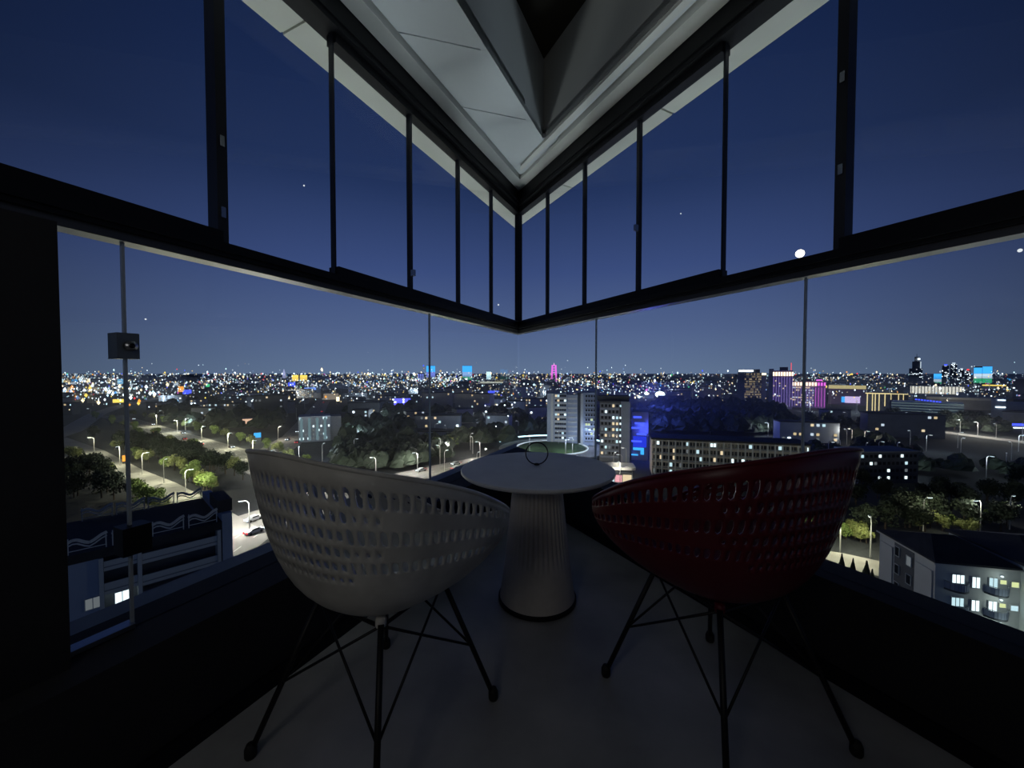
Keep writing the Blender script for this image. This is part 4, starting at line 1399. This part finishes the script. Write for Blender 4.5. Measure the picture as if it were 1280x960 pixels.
MB().tube([(0, 0, ht * .94), (0, 0, ht * 1.06)], 3, 6, r2=.6).build('spire', emis('pale_magenta_tip', (1, .5, .9), 1.2), mt)
sp = thing('spire_monument', 'pale blue lit spire standing on the left skyline', 'monument', (at(355, 467, 1900).x, 1900, GZ))
hs = height_at(461, 1900) - GZ
MB().lathe([(2, 0), (6, 0), (8, hs * .35), (6.5, hs * .6), (3, hs * .85), (.4, hs)], 14).build('shaft', emis('spire_glow', (.55, .60, 1.0), .7), sp)
MB().lathe([(1, 0), (13, 0), (12, 6), (1, 6)], 14).build('base', B_pale, sp)
def sign_block(a_, b_, yb, yt, m, lbl, base=B_dark, frac=.0, dep=15, name='lit_building'):
    q, wd, h = bld(name, lbl, a_, b_, yb, yt, dep)
    box_part(q, 'wall', 0, wd, 0, dep, 0, h * .97, base)
    box_part(q, 'light_panel', 0, wd, -max(.4, wd * .01), 0, h * frac, h, m)
    return q, wd, h
sign_block(228, 250, 497, 487, E_blue, 'low building with a deep blue lit front at left', frac=.45)
sign_block(222.5, 229.5, 496, 483, E_org, 'small orange lit sign beside the blue lit front', frac=.4, name='lit_sign')
sign_block(257, 262, 490, 480, E_grn, 'small green lit sign on the left city', frac=.5, name='lit_sign')
sign_block(380, 395, 495, 484.5, emis('bar_blue_white', (.18, .35, 1.0), 1.3), 'building with a horizontal pale blue light bar', frac=.72)
sign_block(360, 369, 489, 478, E_blue, 'dark building with a blue lit corner near the pale spire', frac=.4)
sign_block(365, 373, 480, 469, E_yel, 'golden lit hall beside the pale spire', frac=.35)
sign_block(375, 384, 480, 469, E_yel, 'second golden lit hall farther from the pale spire', frac=.35)
q, wd, h = sign_block(490, 513, 512, 498, emis('shop_blue', (.14, .14, 1.0), 1.4), 'busy shop block with blue and white lights behind the white chair', frac=.3)
win_stuff(q, 0, wd, 2, h, 9, 4, 2.0, 1.6, .4, (E_white, E_blue), y=-1.0, seed=2)
sign_block(147, 157, 484, 474, emis('cyan_block', (.20, .60, 1.0), 1.0), 'small sky-blue lit block by the lock plate', frac=.4)
sign_block(63, 82, 508, 501, E_yel, 'yellow lit hall at the black wall panel', frac=.35)
sign_block(140, 156, 506, 499, E_yel, 'yellow lit hall below the lock plate', frac=.4)
sign_block(302, 337, 534, 523, emis('shop_salmon', (1.0, .62, .42), .9), 'row of salmon lit shops above the receding road', frac=.45)
sign_block(420, 424, 504, 496, E_warm, 'pale lit hall left of the beige hall', frac=.3)
sign_block(404, 423, 502, 492, emis('hall_beige_glow', (.75, .62, .48), .35), 'long beige lit hall in the middle distance', base=B_beige, frac=.25)
sign_block(600, 629, 488, 477, emis('hall_white_glow', (.85, .9, .75), .6), 'long white lit hall near the corner post', base=B_pale, frac=.4)
sign_block(610, 624, 495, 488.5, E_blue, 'low hall with a blue lit roof near the corner post', frac=.35)
sign_block(556, 606, 523, 516.5, emis('platform_white', (.72, .82, .84), .45), 'long low platform roof lit white behind the table', base=B_pale, frac=.45, dep=8)
sign_block(316, 325, 552, 541, E_sky, 'bright cyan lit kiosk beside the left road', frac=.45, dep=6, name='kiosk')
sign_block(150, 160, 580, 569, E_org, 'small orange lit booth by the lane at the glass door', frac=.3, dep=3, name='kiosk')
sign_block(66, 92, 598, 586, B_dark, 'low shop with a long cold white light beside the black panel', frac=.0, dep=5, name='kiosk')
g = gnd(66, 598)
fl = thing('light_bar', 'long cold white light bar beside the black wall panel', 'light', (g.x, g.y - .6, GZ + 2.4), .35)
box_part(fl, 'tube_light', 0, 7.2, -.15, .15, 0, .7, emis('bar_cold', (.55, .78, 1.0), 1.3))
box_part(fl, 'bracket', 0, 7.2, .15, .5, -.2, .9, B_dark)
# round red sign
g = at(595, 483, 900)
rs = thing('round_sign', 'round red glowing sign in the middle distance left of the table', 'sign', (g.x, 900, g.z))
MB().tube([(0, 0, 0), (0, 3, 0)], 6.5, 20).build('disc', E_red, rs)
MB().tube([(0, 2, -5), (0, 2, GZ - g.z)], 1.0, 6).build('post', B_dark, rs)
# stadium floodlights
for (px, py, s_, lbl) in ((825, 493, 7.5, 'brilliant white stadium floodlight right of the blue-lit building'), (808, 492, 3.2, 'smaller white floodlight beside the brilliant one'), (799, 496, 2.6, 'small white floodlight next to the blue-lit building')):
    Y = 620
    g = at(px, py, Y)
    fl = thing('floodlight', lbl, 'floodlight', (g.x, Y, GZ))
    MB().tube([(0, 2, 0), (0, 2, g.z - GZ)], .5, 6).build('mast', B_mid, fl)
    MB().lathe([(.1, -s_ * .7), (s_ * .75, -s_ * .45), (s_, 0), (s_ * .75, s_ * .45), (.1, s_ * .7)], 16).build('lamp_cluster', emis('flood_glow', (.80, .98, 1.0), 4.0), fl).location = (0, 0, g.z - GZ)

# ------------------------------------------------------------------ ordinary blocks of the middle distance
def clear(px, py):
    for (a_, b_, c_, d_) in ((370, 428, 515, 556), (680, 815, 485, 580), (812, 1005, 503, 600), (918, 1215, 478, 525), (1074, 1160, 560, 610), (655, 750, 545, 575),
                             (480, 600, 560, 600), (1180, 1290, 530, 560)):
        if a_ < px < b_ and c_ < py < d_:
            return False
    return True
rB = random.Random(77)
n_b = 0
tries = 0
while n_b < 150 and tries < 6000:
    tries += 1
    px = rB.uniform(40, 1300)
    py = 492 + 62 * rB.random() ** 1.8
    if not clear(px, py) or (px < 350 and py > 528):
        continue
    g = gnd(px, py)
    if near_road(g, 34) or taken(g, 22): continue
    if px > 1150 and 545 < py < 590: continue
    OCC.append((g.x, g.y + 6, 20))
    wd = rB.uniform(14, 42); dp = rB.uniform(10, 14); h = rB.choice((6, 9, 9, 12, 12, 15, 15, 21))
    yaw = rB.choice((0, .25, -.3, .5)) + rB.uniform(-.08, .08)
    bm_, cn = rB.choice(((B_mid, 'grey'), (B_concrete, 'bluish'), (B_mid, 'grey'), (B_beige, 'beige'), (B_dark, 'dark')))
    sz = 'low' if h <= 9 else 'mid-height' if h <= 12 else 'taller'
    sd = 'left' if g.x < 0 else 'right'
    far_ = 'far' if g.y > 450 else 'nearer'
    q = thing('city_block', '%s %s %s apartment block with few lit windows %s of the corner post' % (far_, sz, cn, sd), 'building', (g.x, g.y, GZ), yaw, '%s %s %s blocks %s of the corner' % (far_, sz, cn, sd))
    box_part(q, 'wall', -wd / 2, wd / 2, 0, dp, 0, h, bm_)
    box_part(q, 'roof', -wd / 2 - .4, wd / 2 + .4, -.4, dp + .4, h, h + .6, B_roof)
    win_stuff(q, -wd / 2 + .5, wd / 2 - .5, .6, h, int(wd / 3), int(h / 3), 1.5, 1.5, rB.choice((.08, .12, .2, .32)), (W_cool, W_warm, E_white, E_dimw, W_dim, E_dimy), seed=n_b)
    n_b += 1
# park canopy: a mass of crowns nobody could count
pk = MB()
def blobmass(n, px0, px1, py0, py1, s0, s1, mb):
    for _ in range(n):
        qx, qy = R.uniform(px0, px1), R.uniform(py0, py1)
        if qx > 1150 and 545 < qy < 585: continue
        g = gnd(qx, qy)
        if near_road(g, 12) or taken(g, 4): continue
        s_ = R.uniform(s0, s1)
        base = len(mb.v)
        for i in range(4):
            ph = pi * (i + .5) / 8
            for j in range(7):
                a_ = 2 * pi * (j + .5 * (i % 2)) / 7
                q = s_ * math.cos(ph) * R.uniform(.8, 1.15)
                mb.v.append((g.x + q * math.cos(a_), g.y + q * math.sin(a_), GZ + s_ * .4 + s_ * 1.3 * math.sin(ph) * R.uniform(.8, 1.2)))
        mb.v.append((g.x, g.y, GZ + s_ * 1.8))
        for i in range(3):
            for j in range(7):
                mb.f.append((base + i * 7 + j, base + i * 7 + (j + 1) % 7, base + (i + 1) * 7 + (j + 1) % 7, base + (i + 1) * 7 + j)); mb.m.append(0)
        for j in range(7):
            mb.f.append((base + 21 + j, base + 21 + (j + 1) % 7, base + 28)); mb.m.append(0)
blobmass(420, 815, 985, 507, 545, 4, 7.5, pk)
blobmass(260, 430, 640, 512, 560, 4, 7, pk)
blobmass(160, 200, 350, 505, 540, 4, 8, pk)
blobmass(240, 985, 1290, 529, 600, 2.2, 4.4, pk)
blobmass(200, 420, 560, 560, 590, 3, 5, pk)
blobmass(150, 640, 800, 500, 545, 4, 6, pk)
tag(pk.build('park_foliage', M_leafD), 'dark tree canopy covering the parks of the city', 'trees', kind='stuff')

# street lights of the middle distance, each one its own
n_l = 0
while n_l < 170:
    px = rB.uniform(62, 1285)
    py = 490 + 110 * rB.random() ** 2.0
    if (px > 812 and px < 990 and 505 < py < 600) and rB.random() < .75: continue
    if px < 330 and py > 540: continue
    g = gnd(px, py)
    lamp((g.x, g.y, GZ), rB.uniform(0, 6.28), 0 if n_l % 3 else min(26000, (1800 if px < 1000 else 800) * (g.y / 150) ** 1.6), rB.choice(((.75, .9, 1.0), (.7, .85, 1.0), (1.0, .9, .7))), sc_=max(1.0, g.y / 300))
    n_l += 1
for o_ in [o for o in bpy.data.objects if o.name.startswith('street_lamp') and o.type == 'EMPTY']:
    if not o_.get('own'):
        o_['label'] = 'small street lamp glowing among the middle-distance blocks %s of the corner post' % ('left' if o_.location.x < 0 else 'right')
        o_['group'] = 'far lamps %s of the corner' % ('left' if o_.location.x < 0 else 'right')
    else:
        del o_['own']

# ------------------------------------------------------------------ the far city: masses nobody could count
rF = random.Random(5)
fb = MB()
for _ in range(2600):
    Y = 620 * math.exp(rF.random() ** .8 * math.log(11))
    u = rF.uniform(-1.45, 1.45)
    wd = rF.uniform(14, 50); dp = rF.uniform(12, 30)
    if taken(Vector((u * Y, Y + dp / 2, 0)), wd * .6): continue
    h = rF.choice((6, 6, 9, 9, 12, 15, 20)) * (1.0 if rF.random() < .95 else 1.8)
    fb.box(u * Y - wd / 2, u * Y + wd / 2, Y, Y + dp, GZ, GZ + h, rF.randrange(3))
o = fb.build('distant_roofscape', [B_mid, B_concrete, B_dark])
tag(o, 'carpet of tiny low roofs spreading to the horizon', 'city', kind='stuff')
fl = MB()
WT = [24, 14, 13, 4, 2.0, 2.6, 3, 1.2, 1.0, 44, 20, 1.6, 14]
def weight_pick():
    return rF.choices(range(len(LIGHTS)), WT)[0]
cl = [(rF.uniform(-1.4, 1.4), rF.uniform(0, 1)) for _ in range(90)]
for _ in range(7600):
    dy = 3.2 + 42 * rF.random() ** 1.75
    if rF.random() < .48:
        c = rF.choice(cl); u = c[0] + rF.gauss(0, .04); dy = max(3.2, 4 + 40 * c[1] ** 1.6 + rF.gauss(0, 1.2))
    else:
        u = rF.uniform(-1.42, 1.42)
    Y = 42 * F / dy
    if .36 < u < .68 and Y < 620 and rF.random() < .85: continue
    if -.45 < u < -.02 and Y < 620 and rF.random() < .45: continue
    if -1.0 < u < -.6 and Y < 560 and rF.random() < .6: continue
    if u > .55 and rF.random() < .45: continue
    s_ = Y / F * rF.choice((.34, .44, .56, .75, 1.0)) * (1.0 if rF.random() < .92 else 1.5)
    z = GZ + rF.uniform(8, 24) + (rF.uniform(0, 36) if rF.random() < .12 else 0)
    if Y > 2500: z += rF.uniform(-6, 22)
    fl.octa((u * Y, Y, z), s_, s_ * rF.uniform(.9, 1.6), weight_pick())
o = fl.build('distant_city_lights', LIGHTS)
tag(o, 'countless small lights of the city reaching the horizon', 'lights', kind='stuff')
# bright cluster on the far left
fc = MB()
for _ in range(420):
    px = rF.gauss(120, 40); py = 468 + abs(rF.gauss(14, 13))
    if px < 40 or px > 330 or py > 535: continue
    g = gnd(px, py + 6)
    s_ = g.y / F * rF.choice((.6, .8, 1.0, 1.4, 2.2))
    fc.octa((g.x, g.y, GZ + rF.uniform(4, 16)), s_, s_ * 1.3, rF.choices(range(len(LIGHTS)), [40, 12, 22, 8, 2, 3, 4, .5, .5, 10, 4, 2, 2])[0])
o = fc.build('market_lights', LIGHTS)
tag(o, 'dense glare of white and teal lights over the far left district', 'lights', kind='stuff')

# ------------------------------------------------------------------ moon and stars
def sky_dot(name, label, cat, px, py, D, rpx, m, group=None):
    p = at(px, py, D)
    rad = rpx / F * (p - cam.location).length
    bm = bmesh.new()
    bmesh.ops.create_icosphere(bm, subdivisions=3, radius=rad)
    me = bpy.data.meshes.new(name); bm.to_mesh(me); bm.free()
    me.materials.append(m)
    o = link(name, me)
    o.location = p
    return tag(o, label, cat, group)
sky_dot('moon', 'small bright moon just above the right rail', 'moon', 1000, 317, 15000, 3.7, emis('moon_glow', (1.0, .93, .80), 4.0))
for k, (px, py, r_, lb_) in enumerate(((380, 232, 1.0, 'faint star in the second upper pane from the left'), (623, 381, 1.3, 'bright star beside the corner post above the rail'),
                                       (851, 267, .8, 'faint star above the right rail'), (182, 399, .9, 'faint star beside the lock plate of the glass door'),
                                       (1275, 313, 1.7, 'bright planet at the right edge under the rail'))):
    sky_dot('star', lb_, 'star', px, py, 15000, r_ * .75, emis('star_glow', (.9, .95, 1.0), .9))
for o_ in bpy.data.objects:
    if o_.name.startswith('window_') and o_.type == 'EMPTY':
        o_['kind'] = 'structure'

# ------------------------------------------------------------------ night haze lying over the city
hm = bpy.data.materials.new('night_haze')
hm.use_nodes = True
ht_ = hm.node_tree
ht_.nodes.clear()
ho = ht_.nodes.new('ShaderNodeOutputMaterial')
hv = ht_.nodes.new('ShaderNodeVolumeScatter')
hv.inputs['Color'].default_value = (.95, .97, 1.0, 1)
hv.inputs['Density'].default_value = .00042
hv.inputs['Anisotropy'].default_value = .2
ht_.links.new(hv.outputs[0], ho.inputs['Volume'])
hz = MB().box(-16000, 16000, 140, 21000, GZ + .3, -6).build('night_haze', hm)
tag(hz, 'thin bluish haze lying over the distant city', 'haze', kind='stuff')
sc.cycles.volume_bounces = 0
